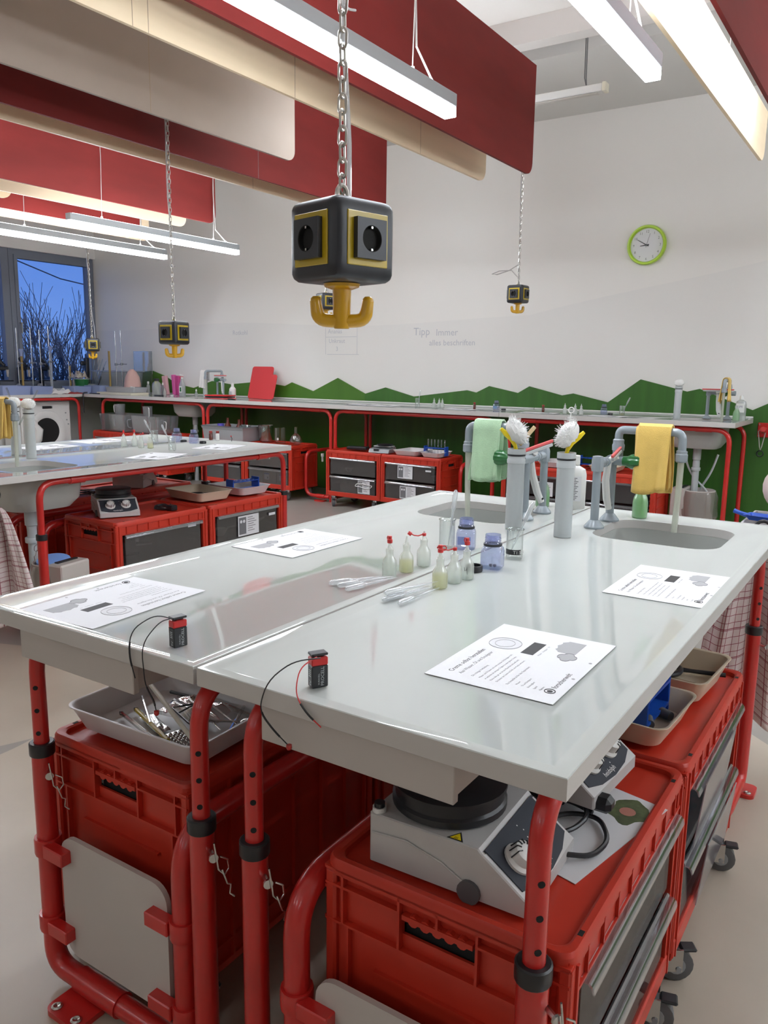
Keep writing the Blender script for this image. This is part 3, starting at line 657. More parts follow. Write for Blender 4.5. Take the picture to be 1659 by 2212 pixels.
# paper cards on / in drawers
def drawer_card(loc, rz, label, w=.14, h=.12, tilt=0.0, grp='printed drawer cards'):
    m = M(); m.box(-.0006, .0006, -w/2, w/2, 0, h); m.mat(1)
    m.box(.0006, .0009, -w*.46, -w*.12, h*.08, h*.92); m.mat(0)
    for y, z in ((-.36, .72), (-.22, .72)): m.cyl((.0009, y*w, z*h), (.0011, y*w, z*h), w*.055, n=10)
    m.mat(1)
    for k in range(7): m.box(.0006, .0009, -w*.04, w*(.2+.22*((k*37) % 5)/5), h*(.86-.11*k), h*(.86-.11*k)+h*.03)
    return single('drawer_card', m, [PAPER, TXTG], label, 'card', loc, (0, tilt, rz), grp)
drawer_card((-3.1015, 3.33, .315), 0, 'printed card on the upper drawer of the crate with the blue rack', .17, .115)
drawer_card((-3.1015, 3.22, .150), 0, 'printed card on the lower drawer of the crate with the blue rack', .16, .10)
drawer_card((-3.1015, 2.80, .150), 0, 'printed card on the lower drawer of the rear hotplate crate', .13, .10)
drawer_card((-3.60, 5.821, .325), BX, 'printed card on the upper drawer below the white tray', .15, .11)
drawer_card((-3.57, 5.821, .150), BX, 'printed card on the lower drawer below the white tray', .16, .11)
drawer_card((-4.03, 5.821, .150), BX, 'printed card with a white loop on the drawer below the silver scale', .13, .115)
drawer_card((-2.33, 5.821, .300), BX, 'printed card on the upper drawer of the right counter crate', .14, .11)
m = M(); m.tube([(.09*cos(a), 0, .018*sin(a)+.006*cos(3*a)) for a in [2*PI*j/20 for j in range(20)]], .0035, 6, True)
single('white_loop', m, WHITE, 'white cable loop across the drawer card below the silver scale', 'cable', (-4.03, 5.815, .222))
for x, y, z, rz, lb in ((-3.1005, 2.90, .43, 0, 'small white label strip on the rear hotplate crate drawer'), (-3.1005, 3.53, .40, 0, 'small white label strip on the drawer under the blue rack'), (-3.37, 5.822, .40, BX, 'small white label strip on the drawer below the white tray')):
    single('label_strip', M().box(-.0004, .0004, -.028, .028, 0, .015), PAPER, lb, 'label', (x, y, z), (0, 0, rz), 'drawer label strips')
# sheet protectors leaning out of the pulled drawers of the second front crate
for k, (y, z, h, lb) in enumerate(((1.84, .30, .15, 'clear folder sheet leaning on the upper drawer of the cream-tray crate'), (1.93, .12, .15, 'clear folder sheet leaning on the lower drawer of the cream-tray crate'))):
    single('folder_sheet', M().box(-.001, .001, -.16, .16, 0, h), clear('folder_film_%d' % k, (.85, .85, .9), .2, .08, (.55, .55, .60), .5), lb, 'folder', (-.282, y-.08, z), (0, .10, 0), 'clear folder sheets')
# ================================================================ HOTPLATES
HPM = mat('hotplate_housing', (.50, .49, .48), .42, noise=(30, .03))
def hotplate(label, loc, rz, knobs, plate=True):
    t = thing('hotplate', label, 'hotplate', loc, rz, 'magnetic hotplate stirrers')
    prof = [(-.125, .0), (.135, .0), (.135, .022), (.062, .074), (.056, .080), (-.125, .080)]
    m = M(); ys = [-.095, -.093, .093, .095]
    def sec(y, o): return m.vs([(x*(1-o), y, z*(1-o)+.006) for x, z in prof])
    R = [sec(-.097, .02), sec(-.095, 0), sec(.095, 0), sec(.097, .02)]; m.skin(R); m.face(R[0][::-1]); m.face(R[-1])
    for y in (-.0985, .0985):  # curved flank panel
        m.tube([(-.12, y, .055), (-.06, y, .060), (.0, y, .045), (.05, y, .02)], .0018, 6)
    obj('body', m, HPM, t, sharp=30)
    for x in (-.1, .1):
        for y in (-.075, .075): obj('foot', M().lathe([(.010, 0), (.012, .002), (.012, .008)], 10, (x, y, 0)), WHEEL, t)
    obj('side_button', M().cyl((.045, -.103, .016), (.045, -.0965, .016), .018, n=16), WHEEL, t)
    a = math.atan2(.052, .073); mx = Matrix.Translation((.0985, 0, .0545)) @ Matrix.Rotation(a, 4, 'Y')
    m = M(); q = M(); q.prism([(x, y) for x, y in ((-.042, -.088), (.028, -.088), (.040, -.05), (.044, 0), (.040, .05), (.028, .088), (-.042, .088))], -.002, .0015); m.add(q, mx)
    m.mat(1); m.text('heidolph', .013, mx @ Matrix.Translation((.036, -.03, .0018)) @ Matrix.Rotation(PI/2, 4, 'Z'))
    for k in range(6): m.text('·', .02, mx @ Matrix.Translation((-.035+.011*k, .005*(k % 2), .0018)))
    m.mat(2); q = M(); q.box(-.045, -.041, -.09, .09, -.001, .003); m.add(q, mx); m.mat(3); q = M(); q.box(.004, .02, -.012, .012, .0012, .002); m.add(q, mx)
    obj('control_panel', m, [mat('panel_slate', (.035, .040, .052), .6, spec=.25), WHITE, LILAC, GREENK], t)
    for y in knobs:
        q = M(); q.lathe([(.024, .002), (.024, .006), (.019, .010), (.018, .024), (.015, .026)], 24); q.mat(1)
        for k in range(9): b = PI*2*k/12; q.box(-.0008, .0008, .0, .001, .0, .001); q.tube([(.0205*cos(b), .0205*sin(b), .010), (.0175*cos(b), .0175*sin(b), .0262), (.011*cos(b), .011*sin(b), .0268)], .0012, 4)
        obj('knob', M().add(q, mx @ Matrix.Translation((-.002, y, 0))), [WHITE, BLACK], t)
    m = M(); m.lathe([(.0, .086), (.082, .086), (.090, .090), (.090, .100), (.086, .104), (.086, .118), (.090, .120), (.090, .126), (.086, .128), (0, .128)], 40, (-.038, 0, 0), cap0=False)
    obj('heating_plate', m, BLACK, t)
    m = M(); m.cyl((-.115, -.085, .085), (-.115, -.085, .093), .011, n=14); m.mat(1); m.cyl((-.115, -.085, .0925), (-.115, -.085, .100), .0085, n=14); obj('post_socket', m, [WHITE, BLACK], t)
    m = M(); mm = Matrix.Translation((.018, -.086, .0862)); m.prism([(-.013, -.008), (.013, -.008), (0, .014)], 0, .0004, mm); m.mat(1); m.prism([(-.009, -.006), (.009, -.006), (0, .0095)], .0004, .0007, mm); m.mat(0); m.text('≈', .012, mm @ Matrix.Translation((-.004, -.007, .0008)))
    obj('warning_sticker', m, [BLACK, BYEL], t)
    return t
hp = hotplate('large hotplate in front on the nearest red crate', (-.508, 1.035, .5085), rad(2), (-.048,), True)
hp2 = hotplate('second hotplate with two white dials behind the large one', (-.505, 1.335, .5085), rad(-4), (-.04, .035), True)
hp2.location.z = .532
single('rubber_block', M().box(-.64, -.44, 1.26, 1.41, .5085, .5305, .003), BLACK, 'black block under the second hotplate on the nearest crate', 'block')
dup(hp2, (-3.37, 2.63, .5085), rad(-28), 'hotplate on the crate under the rear left table')
dup(hp2, (-4.06, 3.33, .5085), rad(120), 'hotplate with tangled cables on the dark red crate behind')
# leaflet and cables on the nearest crate
m = M(); m.box(-.105, .105, -.148, .148, 0, .0012); m.mat(1); m.prism([(.062+(.034+.006*cos(5*a))*cos(a), .092+(.042+.006*sin(4*a))*sin(a)) for a in [2*PI*j/30 for j in range(30)]], .0012, .0015); m.mat(2); m.cyl((.06, .09, .0015), (.06, .09, .0018), .014, n=14)
single('leaflet', m, [PAPER, mat('leaflet_green', (.07, .09, .035), .6, noise=(40, .5)), mat('leaflet_red', (.4, .16, .12), .6)], 'paper leaflet with green picture lying on the nearest crate under cables', 'paper', (-.418, 1.23, .5085), (0, 0, rad(-12)))
m = M(); m.tube(fillet([(-.378, 1.105, .524), (-.345, 1.13, .518), (-.335, 1.19, .517), (-.372, 1.25, .517), (-.42, 1.23, .52), (-.45, 1.17, .522), (-.43, 1.13, .525), (-.39, 1.16, .53), (-.38, 1.22, .532), (-.41, 1.26, .533)], .04, 5), .0042, 8); m.tube(fillet([(-.44, 1.15, .53), (-.47, 1.21, .535), (-.43, 1.245, .535), (-.38, 1.235, .530)], .04, 5), .0042, 8); m.box(-.392, -.352, 1.238, 1.272, .5285, .556, .008)
single('power_cord', m, BLACK, 'coiled black power cord with plug on the nearest crate', 'cord')
def messy_cord(label, cx, cy, z, r, seed):
    R = random.Random(seed); pts = []
    for k in range(26): a = k*1.05; q = r*(.45+.55*R.random()); pts.append((cx+q*1.3*cos(a), cy+q*sin(a), z+.005+.022*abs(sin(k*1.7))*R.random()))
    m = M(); m.tube(fillet(pts, .03, 3), .0035, 6); m.box(cx+r, cx+r+.05, cy-.02, cy+.02, z+.001, z+.03, .006)
    single('power_cord', m, BLACK, label, 'cord')
messy_cord('black cord trailing from the rear hotplate on its crate', -3.28, 2.86, .5085, .05, 3)
messy_cord('tangled black cables on the dark red crate below the rear table', -4.05, 2.93, .5085, .09, 5)
# ================================================================ TRAYS AND WHAT LIES IN THEM
def tray(label, loc, rz, w, l, h, mt, group='trays on the crates', slope=.018):
    t = M(); R = []
    for o, z in ((slope, 0), (0, h-.004), (-.004, h-.002), (-.004, h), (.0, h), (.003, h-.002), (slope+.004, .004)): R.append(t.vs([(x, y, z) for x, y in rr(-w/2+o, w/2-o, -l/2+o, l/2-o, .03, 6)]))
    t.skin(R); t.face(R[0][::-1]); t.face(R[-1]); return single('tray', t, mt, label, 'tray', loc, (0, 0, rz), group)
ZT = .5215
tray('pale grey tool tray on the lower left red crate', (-1.222, 1.085, ZT), rad(2), .36, .27, .05, LILAC)
tray('cream tray with blue rack under the front table edge', (-.46, 1.655, ZT), rad(-3), .25, .235, .05, CREAM)
tray('cream tray with black magnifier behind the blue-rack tray', (-.452, 1.935, ZT), rad(-4), .27, .24, .055, CREAM)
tray('cream tray on the rear crate left of the blue rack', (-3.36, 3.20, ZT), rad(-6), .32, .24, .05, CREAM)
tray('pale tray carrying the blue rack on the rear crate', (-3.33, 3.50, ZT), rad(-4), .30, .24, .045, LILAC)
tray('white tray on the dark red crate beside the rear sink', (-4.02, 2.56, ZT), rad(4), .26, .22, .045, LILAC)
tray('pale tray beside the blue rack on the wall counter crate', (-3.63, 6.00, ZT), rad(90), .30, .24, .04, LILAC)
tray('pale tray holding the upright blue rack on the wall counter crate', (-3.385, 5.98, ZT), rad(94), .26, .19, .04, LILAC)
tray('pale tray on the crate under the right wall counter', (-2.30, 6.00, ZT), rad(88), .28, .22, .04, LILAC)
tray('cream tray on the crate beside the white bin under the counter', (-1.90, 6.00, ZT), rad(92), .28, .22, .04, CREAM)
def rack(label, loc, rz, tubes=0, rot=None):
    t = thing('test_tube_rack', label, 'test tube rack', loc, rz, 'blue test tube racks', rot)
    m = M()
    for s in (-1, 1): m.box(s*.10-.004, s*.10+.004, -.032, .032, 0, .08, .002)
    m.box(-.1, .1, -.032, .032, .012, .018); obj('frame', m, BLUE, t)
    m = M(); n = 6
    for k in range(n+1): x = -.096+.192*k/n; m.box(x-.006, x+.006, -.032, .032, .060, .066)
    for y in (-.032, -.006, .026): m.box(-.096, .096, y, y+.006, .0602, .0658)
    obj('tube_plate', m, BLUE, t)
    for k in range(tubes):
        x = -.08+.16*k/max(1, tubes-1)
        tb = M(); tb.lathe([(.002, .019), (.006, .021), (.0075, .027), (.0075, .135), (.0085, .137)], 12, (x, .0075, 0), cap1=False); single('test_tube', tb, GLASS, 'thin glass test tube standing in the blue rack on the wall counter crate', 'test tube', loc, (0, 0, rz), 'test tubes in the blue rack')
    return t
rack('blue plastic rack standing in the cream tray under the front table', (-.418, 1.672, .5265), rad(88)).scale = (.75, 1, 1.1)
rack('blue rack in the pale tray on the rear crate', (-3.30, 3.50, .5265), rad(-95))
rack('upright blue rack holding glass tubes on the wall counter crate', (-3.39, 5.98, .5265), rad(2), 6)
rack('dark blue rack on the right wall counter crate, behind the taps', (-2.05, 6.10, .5265), rad(0))
m = M(); m.tube([(.046*cos(a), .046*sin(a), .012) for a in [2*PI*j/24 for j in range(24)]], .007, 8, True); m.tube([(.052, 0, .012), (.07, 0, .011), (.15, 0, .008)], [.006, .005, .006], 8)
t = thing('magnifier', 'black-rimmed magnifying glass in the rear cream tray', 'magnifying glass', (-.455, 1.955, .530), rad(20)); obj('rim', m, BLACK, t); obj('lens', M().lathe([(0, .010), (.03, .009), (.045, .012), (.03, .015), (0, .016)], 24), GLASS, t)
m = M(); m.tube([(.04*cos(a), .03*sin(a), .012) for a in [2*PI*j/18 for j in range(18)]], .006, 6, True); m.tube([(.045, 0, .012), (.12, .01, .01)], .005, 6); single('magnifier', m, BLACK, 'small black-rimmed magnifier in the rear cream tray under the second table', 'magnifying glass', (-3.37, 3.19, .530), (0, 0, .9))
m = M(); m.box(-.06, .06, -.05, .05, 0, .001); m.mat(1); m.text('mmalttlb', .022, MX((-.055, .012, .0012))); m.text('||| || |', .02, MX((-.05, -.03, .0012)))
single('printed_card', m, [CORK, INK], 'brown printed card under the magnifier in the cream tray', 'card', (-.435, 1.90, .5265), (0, 0, rad(-8)))
for x, y, a, lb in ((-.395, 1.63, .4, 'grey stopper lying left in the blue-rack tray'), (-.375, 1.69, 1.1, 'dark stopper lying right in the blue-rack tray')):
    m = M(); m.tube([(0, -.013, .012), (0, .013, .012)], [.010, .012], 14); single('rubber_stopper', m, WHEEL, lb, 'stopper', (x, y, .5265), (0, 0, a), 'stoppers in the tray')
# tools in the front tray
zt = .5275
def rod(label, p0, p1, r, mt, name='glass_rod', cat='rod', grp=None, tip=None):
    m = M(); m.cyl(p0, p1, r, n=8)
    if tip: m.mat(1); m.tube([V(p0).lerp(V(p1), -.06), V(p0)], [r*.4, r*1.15], 8)
    return single(name, m, [mt, tip or mt], label, cat, group=grp)
rod('white plastic stick lying across the tool tray and over its rim', (-1.395, 1.13, .592), (-1.05, .985, .556), .0050, OFFW, 'stirring_stick', 'stick')
rod('yellow thermometer in front in the tool tray', (-1.32, 1.060, zt+.010), (-1.155, 1.0, zt+.010), .0045, YEL, 'thermometer', 'thermometer', 'thermometers', BLACK)
rod('clear thermometer beside the yellow one in the tool tray', (-1.33, 1.030, zt+.010), (-1.17, .985, zt+.010), .0042, GLASSR, 'thermometer', 'thermometer', 'thermometers', BLACK)
for k, (a, b, lb) in enumerate((((-1.30, 1.15), (-1.12, 1.06), 'steel tweezers at left in the tool tray'), ((-1.28, 1.17), (-1.10, 1.09), 'thin steel spatula in the middle of the tool tray'), ((-1.25, 1.18), (-1.08, 1.12), 'thin steel needle at the back of the tool tray'))):
    m = M(); p0, p1 = V((*a, zt+.006+.004*k)), V((*b, zt+.006+.004*k)); m.tube([p0, p0.lerp(p1, .7), p1], [.004, .0025, .0012], 6)
    if k == 0: m.tube([p0, p0.lerp(p1, .6)+V((.006, .012, 0)), p1], [.004, .0025, .0012], 6)
    single('lab_tool', m, STEEL, lb, 'tool', group='steel tools in the tray')
for k, (a, b, r, mt, lb) in enumerate((((-1.33, 1.165), (-1.22, 1.175), .004, BLACK, 'black pen-like tool at the back left of the tool tray'), ((-1.36, 1.11), (-1.24, 1.03), .0035, STEEL, 'steel rod beside the yellow thermometer in the tool tray'), ((-1.27, 1.195), (-1.07, 1.17), .005, GLASSR, 'clear glass tube along the back edge of the tool tray'), ((-1.14, 1.20), (-1.06, 1.06), .004, GLASSR, 'clear glass tube along the right edge of the tool tray'))):
    single('lab_tool', M().cyl((*a, zt+.012), (*b, zt+.012), r, n=8), mt, lb, 'tool', group='rods and tubes in the tool tray')
t = thing('spoon', 'steel spoon at the right end of the tool tray', 'spoon', (-1.09, 1.135, zt+.008), rad(25))
obj('handle', M().tube([(-.11, 0, .0), (-.03, 0, .006), (0, 0, .006)], [.004, .0025, .0035], 6), STEEL, t); obj('bowl', M().ball((.02, 0, .009), .02, 12, (1, .62, .3)), STEEL, t)
m = M(); m.box(-.06, .06, -.022, .022, 0, .0015)
for i in range(10):
    for j in range(4): m.lathe([(.0048, 0), (.004, .003), (.0022, .0045), (.0012, .001)], 8, (-.05+i*.0108, -.0165+j*.011, .0012))
single('grater', m, STEEL, 'small steel grater in the front corner of the tool tray', 'grater', (-1.125, 1.02, zt+.004), (0, 0, rad(-12)))
m = M(); m.tube(fillet([(-.05, -.02, .0), (.05, -.024, 0), (.056, .012, 0), (-.02, .028, 0), (-.05, -.02, 0)], .03, 4), .0022, 6); m.tube([(-.02, -.02, 0), (-.02, .026, 0)], .002, 5); m.mat(1); m.poly([(-.045, -.02, 0), (.048, -.022, 0), (.052, .01, 0), (-.02, .025, 0)])
single('wire_strainer', m, [BLACK, GLASS], 'black-framed clear strainer lying on tools in the tray', 'strainer', (-1.19, 1.095, zt+.026), (rad(14), 0, rad(-18)))
def crumple(w, l, h, seed, n=12):
    R = random.Random(seed); K = [(R.uniform(0, 6), R.uniform(2, 7), R.uniform(2, 7)) for _ in range(4)]
    def fn(u, v): return ((u-.5)*w, (v-.5)*l, h*(.5+.5*sum(sin(a+b*u*3+c*v*3) for a, b, c in K)/4)*min(1, 6*min(u, 1-u, v, 1-v)+.15))
    return M().grid(fn, n, n)
single('plastic_bag', crumple(.15, .10, .02, 4), clear('shiny_film', (.9, .9, .9), .35, .05), 'shiny clear plastic bag lying in the tool tray', 'bag', (-1.21, 1.13, zt+.012), (0, 0, .3))
single('foil_strip', crumple(.10, .03, .010, 8), STEEL, 'crumpled foil strip beside the thermometers in the tool tray', 'foil', (-1.245, 1.045, zt+.005), (0, 0, -.35))
# ================================================================ TAPS, BRUSHES, CLOTHS
def tap(label, loc, rz, ky=.058, kx=.034):
    t = thing('sink_tap', label, 'tap', loc, rz, 'grey pipe taps')
    for y in (-.073, .073):
        m = M(); m.lathe([(.030, 0), (.030, .005), (.026, .010), (.016, .022), (.0125, .024), (.0125, .185)], 20, (0, y, 0)); obj('post', m, GREYP, t)
    m = M(); m.lathe([(.0175, .172), (.0185, .176), (.0185, .206), (.016, .216), (.006, .218)], 8, (0, -.073, 0)); m.cyl((0, -.06, .193), (0, .058, .193), .0125, n=16)
    for y in (-.02, .0): m.tube([(0, y-.004, .193), (0, y-.003, .193), (0, y+.003, .193), (0, y+.004, .193)], [.0126, .0150, .0150, .0126], 16)
    obj('cross_pipe', m, GREYP, t)
    m = M(); m.cyl((0, .045, .193), (0, .118, .193), .0175, n=18); m.cyl((-.004, ky, .193), (kx+.004, ky, .193), .0150, n=18); m.lathe([(.0165, .19), (.0165, .222), (.019, .224), (.020, .240), (.017, .246), (.0175, .256), (.013, .26)], 12, (.014, .073, 0)); obj('valve_body', m, GREYP, t)
    k = M(); kp = Matrix.Translation((kx, ky, .193)) @ Matrix.Rotation(rad(-4), 4, 'Z') @ Matrix.Rotation(PI/2, 4, 'Y'); q = M()
    R = []
    for r, z in ((.013, 0), (.015, .004), (.016, .016), (.0235, .030), (.0245, .052), (.0215, .058)): R.append(q.vs([((r*(1-.13*(z > .02)*(j % 4 == 0)))*cos(2*PI*j/24), (r*(1-.13*(z > .02)*(j % 4 == 0)))*sin(2*PI*j/24), z) for j in range(24)]))
    q.skin(R); q.face(R[0][::-1]); q.face(R[-1]); k.add(q, kp); obj('valve_knob', k, GREENK, t, sharp=25)
    g = M(); g.tube(fillet([(.014, .073, .25), (.014, .073, .288), (.205, .073, .288), (.205, .073, .235)], .062, 9), .0125, 16); g.lathe([(.0125, .236), (.0165, .234), (.0165, .226), (.0185, .224), (.0185, .204), (.015, .200)], 8, (.205, .073, 0)); obj('gooseneck', g, GREYP, t)
    s = M(); s.tube([(.205, .073, .205), (.204, .073, .10), (.200, .073, -.012)], [.0098, .0092, .0090], 14, caps=False); s.tube([(.200, .073, -.011), (.200, .073, -.0135)], [.0094, .0094], 14, caps=False); obj('outlet_tube', s, OUTT, t)
    return t
OUTT = clear('outlet_tube_film', (.9, .92, .86), .12, .1, (.72, .74, .66), .62)
TZ = .7965
tapR = tap('grey tap with yellow cloth on the front right table half', (-.771, 2.410, TZ), 0)
tap('grey tap with green cloth on the front left table half', (-.996, 2.405, TZ), PI, .103)
dup(tapR, (-3.66, 2.05, TZ), rad(20), 'grey tap with yellow cloth at the rear left table edge')
def cloth(label, loc, rz, mt, w, la, lb, r, seed, nm='cleaning_cloth'):
    R = random.Random(seed); ph = [R.uniform(0, 6) for _ in range(6)]; tot = la+PI*r+lb; m = M()
    def surf(off):
        def fn(u, v):
            s = v*tot; x = (u-.5)*w
            if s < la: y, z = -r-off, -(la-s)
            elif s < la+PI*r: a = (s-la)/r; y, z = -(r+off)*cos(a), (r+off)*sin(a)
            else: y, z = r+off, -(s-la-PI*r)
            d = max(0, -z); k = d/.16
            y += (.006*sin(u*9+ph[0]) + .004*sin(u*17+ph[1]))*k*(1 if s < la else 1.6) + (.010*k if s > la else -.008*k)
            x += .010*k*sin(ph[2]+v*3) + .008*(u-.5)*k
            z += .006*sin(u*5+ph[3])*(1 if d > .05 else 0)*k
            return (x, y, z)
        return fn
    m.grid(surf(0), 18, 30); o = single(nm, m, mt, label, 'cloth', loc, (0, 0, rz), 'cleaning cloths'); q = o.modifiers.new('thick', 'SOLIDIFY'); q.thickness = .0045; q.offset = 1
    s = o.modifiers.new('smooth', 'SUBSURF'); s.levels = 1; s.render_levels = 1
    # second folded layer, part of the same cloth
    return o
def folded(label, loc, rz, mt, w, la, lb, r, seed):
    o = cloth(label, loc, rz, mt, w, la, lb, r, seed)
    n = M(); ph = seed*1.7; tot = la+lb+.01+PI*(r+.006)
    def fn(u, v):
        s = v*tot; a0 = la+.012; rr2 = r+.0065; x = (u-.5)*(w-.006)+.004
        if s < a0: y, z = -rr2, -(a0-s)
        elif s < a0+PI*rr2: a = (s-a0)/rr2; y, z = -rr2*cos(a), rr2*sin(a)
        else: y, z = rr2, -(s-a0-PI*rr2)
        k = max(0, -z)/.16; y += (.005*sin(u*8+ph)+.003*sin(u*15+ph))*k + (.012*k if s > a0 else -.014*k); z += .008*sin(u*4.2+ph)*k
        return (x, y, z)
    n.grid(fn, 16, 26); f = obj('fold', n, mt, o); q = f.modifiers.new('thick', 'SOLIDIFY'); q.thickness = .004; q.offset = 1
    return o
gz = TZ+.288
folded('yellow cloth folded over the tap of the front right table', (-.650, 2.483, gz), 0, CLOTHY, .105, .170, .185, .0135, 2)
folded('mint green cloth folded over the tap of the front left table', (-1.122, 2.332, gz), PI, CLOTHG, .100, .165, .172, .0135, 5)
folded('ochre cloth folded over the tap of the rear left table', (-3.582, 2.157, gz), rad(20), CLOTHY, .11, .16, .17, .0135, 9)
def brush_holder(label, loc, h=.24, group='grey brush tubes', m_=LGREY):
    t = thing('brush_holder', label, 'brush holder', loc, 0, group)
    m = M(); m.lathe([(.0245, 0), (.0250, .002), (.0250, h*.82), (.0268, h*.825), (.0268, h*.87), (.0252, h*.88), (.0252, h-.016), (.0262, h-.015), (.0262, h), (.0225, h), (.0220, h*.5)], 28, cap1=False); obj('tube', m, m_, t)
    obj('seal_ring', M().lathe([(.0254, h-.021), (.0266, h-.020), (.0266, h-.0165), (.0254, h-.0155)], 28, cap0=False, cap1=False), BLACK, t); return t
bh = brush_holder('grey tube with white brush on the front right table', (-.801, 2.155, TZ))
dup(bh, (-.957, 2.165, TZ), 0, 'grey tube with white brush on the front left table')
dup(bh, (-3.655, 2.365, TZ), 0, 'grey tube with round white brush on the rear left table')
dup(bh, (-3.85, 2.41, TZ), 0, 'grey tube at the left picture edge behind the ochre cloth')
def brush(label, loc, rz, seed, ball=False):
    t = thing('dish_brush', label, 'brush', loc, rz, 'white dish brushes')
    R = random.Random(seed); d, n = V((.72, 0, .69)), V((-.69, 0, .72))
    h = M(); h.tube([(-.004, 0, -.17), (0, 0, -.02), (.004, 0, -.004), d*.02+V((0, 0, 0)), d*.045, d*.066], [.005, .006, .006, .007, .008, .005], 10); obj('handle', h, BYEL if not ball else OFFW, t)
    b = M(); nn, k = 26, 12; R_ = []
    c = d*.028+n*.026; ax = d*.040+n*.008; bx = n*.027-d*.002
    for i in range(1, k):
        a = PI*i/k; R_.append(b.vs([c - ax*cos(a) + bx*sin(a)*cos(2*PI*j/nn)*R.uniform(.80, 1.10) + V((0, .027, 0))*sin(a)*sin(2*PI*j/nn)*R.uniform(.80, 1.10) for j in range(nn)]))
    b.skin(R_); b.face(R_[0][::-1]); b.face(R_[-1])
    for i in range(420):
        a, q = R.uniform(0, 2*PI), R.uniform(.05, .95); e = (-ax*cos(PI*q) + bx*sin(PI*q)*cos(a) + V((0, .027, 0))*sin(PI*q)*sin(a)); p = c+e*.96
        if cos(a) > -.3: b.tube([p, p+e.normalized()*R.uniform(.002, .013)+n*.006*R.random()], [.0008, .0004], 3, caps=False)
    obj('bristles', b, BRIST, t); return t
bz = TZ+.252
br = brush('white brush with yellow handle leaning right on the front right tube', (-.803, 2.155, bz), rad(33), 3)
dup(br, (-.958, 2.165, bz), rad(213), 'white brush with yellow handle leaning left on the front left tube')
def roundbrush(label, loc, seed):
    t = thing('dish_brush', label, 'brush', loc, 0, 'round white dish brushes'); R = random.Random(seed); m = M(); m.ball((0, 0, .016), .034, 22, (1, 1, .8))
    m.v = [(x*R.uniform(.93, 1.07), y*R.uniform(.93, 1.07), z) for x, y, z in m.v]
    for i in range(160): a, q = R.uniform(0, 2*PI), R.uniform(.3, 1); p = V((cos(a)*sin(PI*q*.9), sin(a)*sin(PI*q*.9), -cos(PI*q*.9)*.8)); m.tube([p*.032+V((0, 0, .016)), p*.039+V((0, 0, .016))], [.0008, .0004], 3, caps=False)
    obj('bristles', m, BRIST, t); obj('handle', M().cyl((0, 0, -.16), (0, 0, .0), .007), OFFW, t); return t
rb = roundbrush('round white brush head on the rear left tube', (-3.655, 2.365, bz), 4)
dup(rb, (-3.85, 2.41, bz), 0, 'white brush showing behind the ochre cloth at the left edge')
def testbrush(label, loc, rot):
    m = M(); m.tube([(0, 0, -.06), (0, 0, .045)], .0016, 6); pts = []
    for k in range(60): a = k*.9; z = -.02+.056*k/60; m.tube([(0, 0, z), (.008*cos(a), .008*sin(a), z+.001)], [.0008, .0005], 3)
    m.tube([(.008*cos(a), 0, .052+.008*sin(a)) for a in [2*PI*j/12 for j in range(12)]], .0018, 5, True); single('bottle_brush', m, BRIST, label, 'brush', loc, rot)
testbrush('thin bottle brush standing behind the right white brush', (-.805, 2.172, TZ+.305), (rad(-6), rad(3), 0))
m = M(); m.box(-.006, .006, -.004, .004, -.015, .055, .001); single('wooden_tongs', m, WOODB, 'wooden tongs end sticking out of the front left brush tube', 'tongs', (-.945, 2.178, TZ+.262), (rad(-20), rad(38), rad(20)))
for k, (x, y, a, b) in enumerate(((-3.645, 2.372, 30, 40), (-3.857, 2.405, -16, 40))):
    single('glass_rod', M().cyl((0, 0, -.12), (0, 0, .075), .0045, n=8), GLASSR, ('glass rod leaning right in the rear left brush tube', 'glass rod at the left edge behind the ochre cloth')[k], 'rod', (x, y, TZ+.27), (0, rad(a), rad(b)))
def squeegee(label, loc, rz, rot=None):
    t = thing('squeegee', label, 'squeegee', loc, rz, 'squeegees with red blades', rot)
    m = M(); m.box(-.075, .075, -.004, .004, .0, .010, .002); obj('blade', m, SQRED, t); obj('blade_holder', M().box(-.07, .07, -.005, .005, -.011, -.0005, .002), LGREY, t)
    m = M(); m.tube([(0, .0, -.011), (0, .012, -.018), (0, .026, -.03), (.002, .034, -.09), (.006, .03, -.15), (.012, .024, -.185)], [.010, .010, .010, .012, .012, .010], 10); m.mat(1); m.cyl((.011, .014, -.172), (.011, .0135, -.172), .004, n=8); obj('handle', m, [WHITE, HOLE_SHADE], t); return t
sq = squeegee('red-bladed squeegee hung on the tap of the front right table', (-.742, 2.43, TZ+.222), 0, (0, rad(-8), rad(96)))
dup(sq, (-.978, 2.35, TZ+.224), label='red-bladed squeegee hung on the tap of the front left table', rot=(0, rad(-14), rad(62)))
dup(sq, (-3.63, 2.02, TZ+.16), label='white squeegee hanging below the ochre cloth', rot=(0, rad(0), rad(120)))
def soap(label, loc, s=1.0):
    t = thing('soap_bottle', label, 'bottle', loc, 0, 'small bottles of green soap')
    P = [(.0215, 0), (.024, .003), (.024, .050), (.021, .066), (.013, .082), (.012, .092)]
    obj('bottle', M().lathe(P + [(.0135, .094), (.0135, .108), (.012, .110)], 20, cap1=False), FROST, t)
    obj('liquid', M().lathe([(r-.0012, z+.001) for r, z in P[:-1]], 20), GREENL, t); return t
so = soap('small bottle of green soap below the yellow cloth on the front right table', (-.708, 2.595, TZ))
dup(so, (-1.045, 2.60, TZ), label='small bottle of green soap behind the far post of the green-cloth tap')
t = thing('white_bottle', 'tall white bottle behind the grey brush tube on the table seam', 'bottle', (-.940, 2.62, TZ), rad(20))
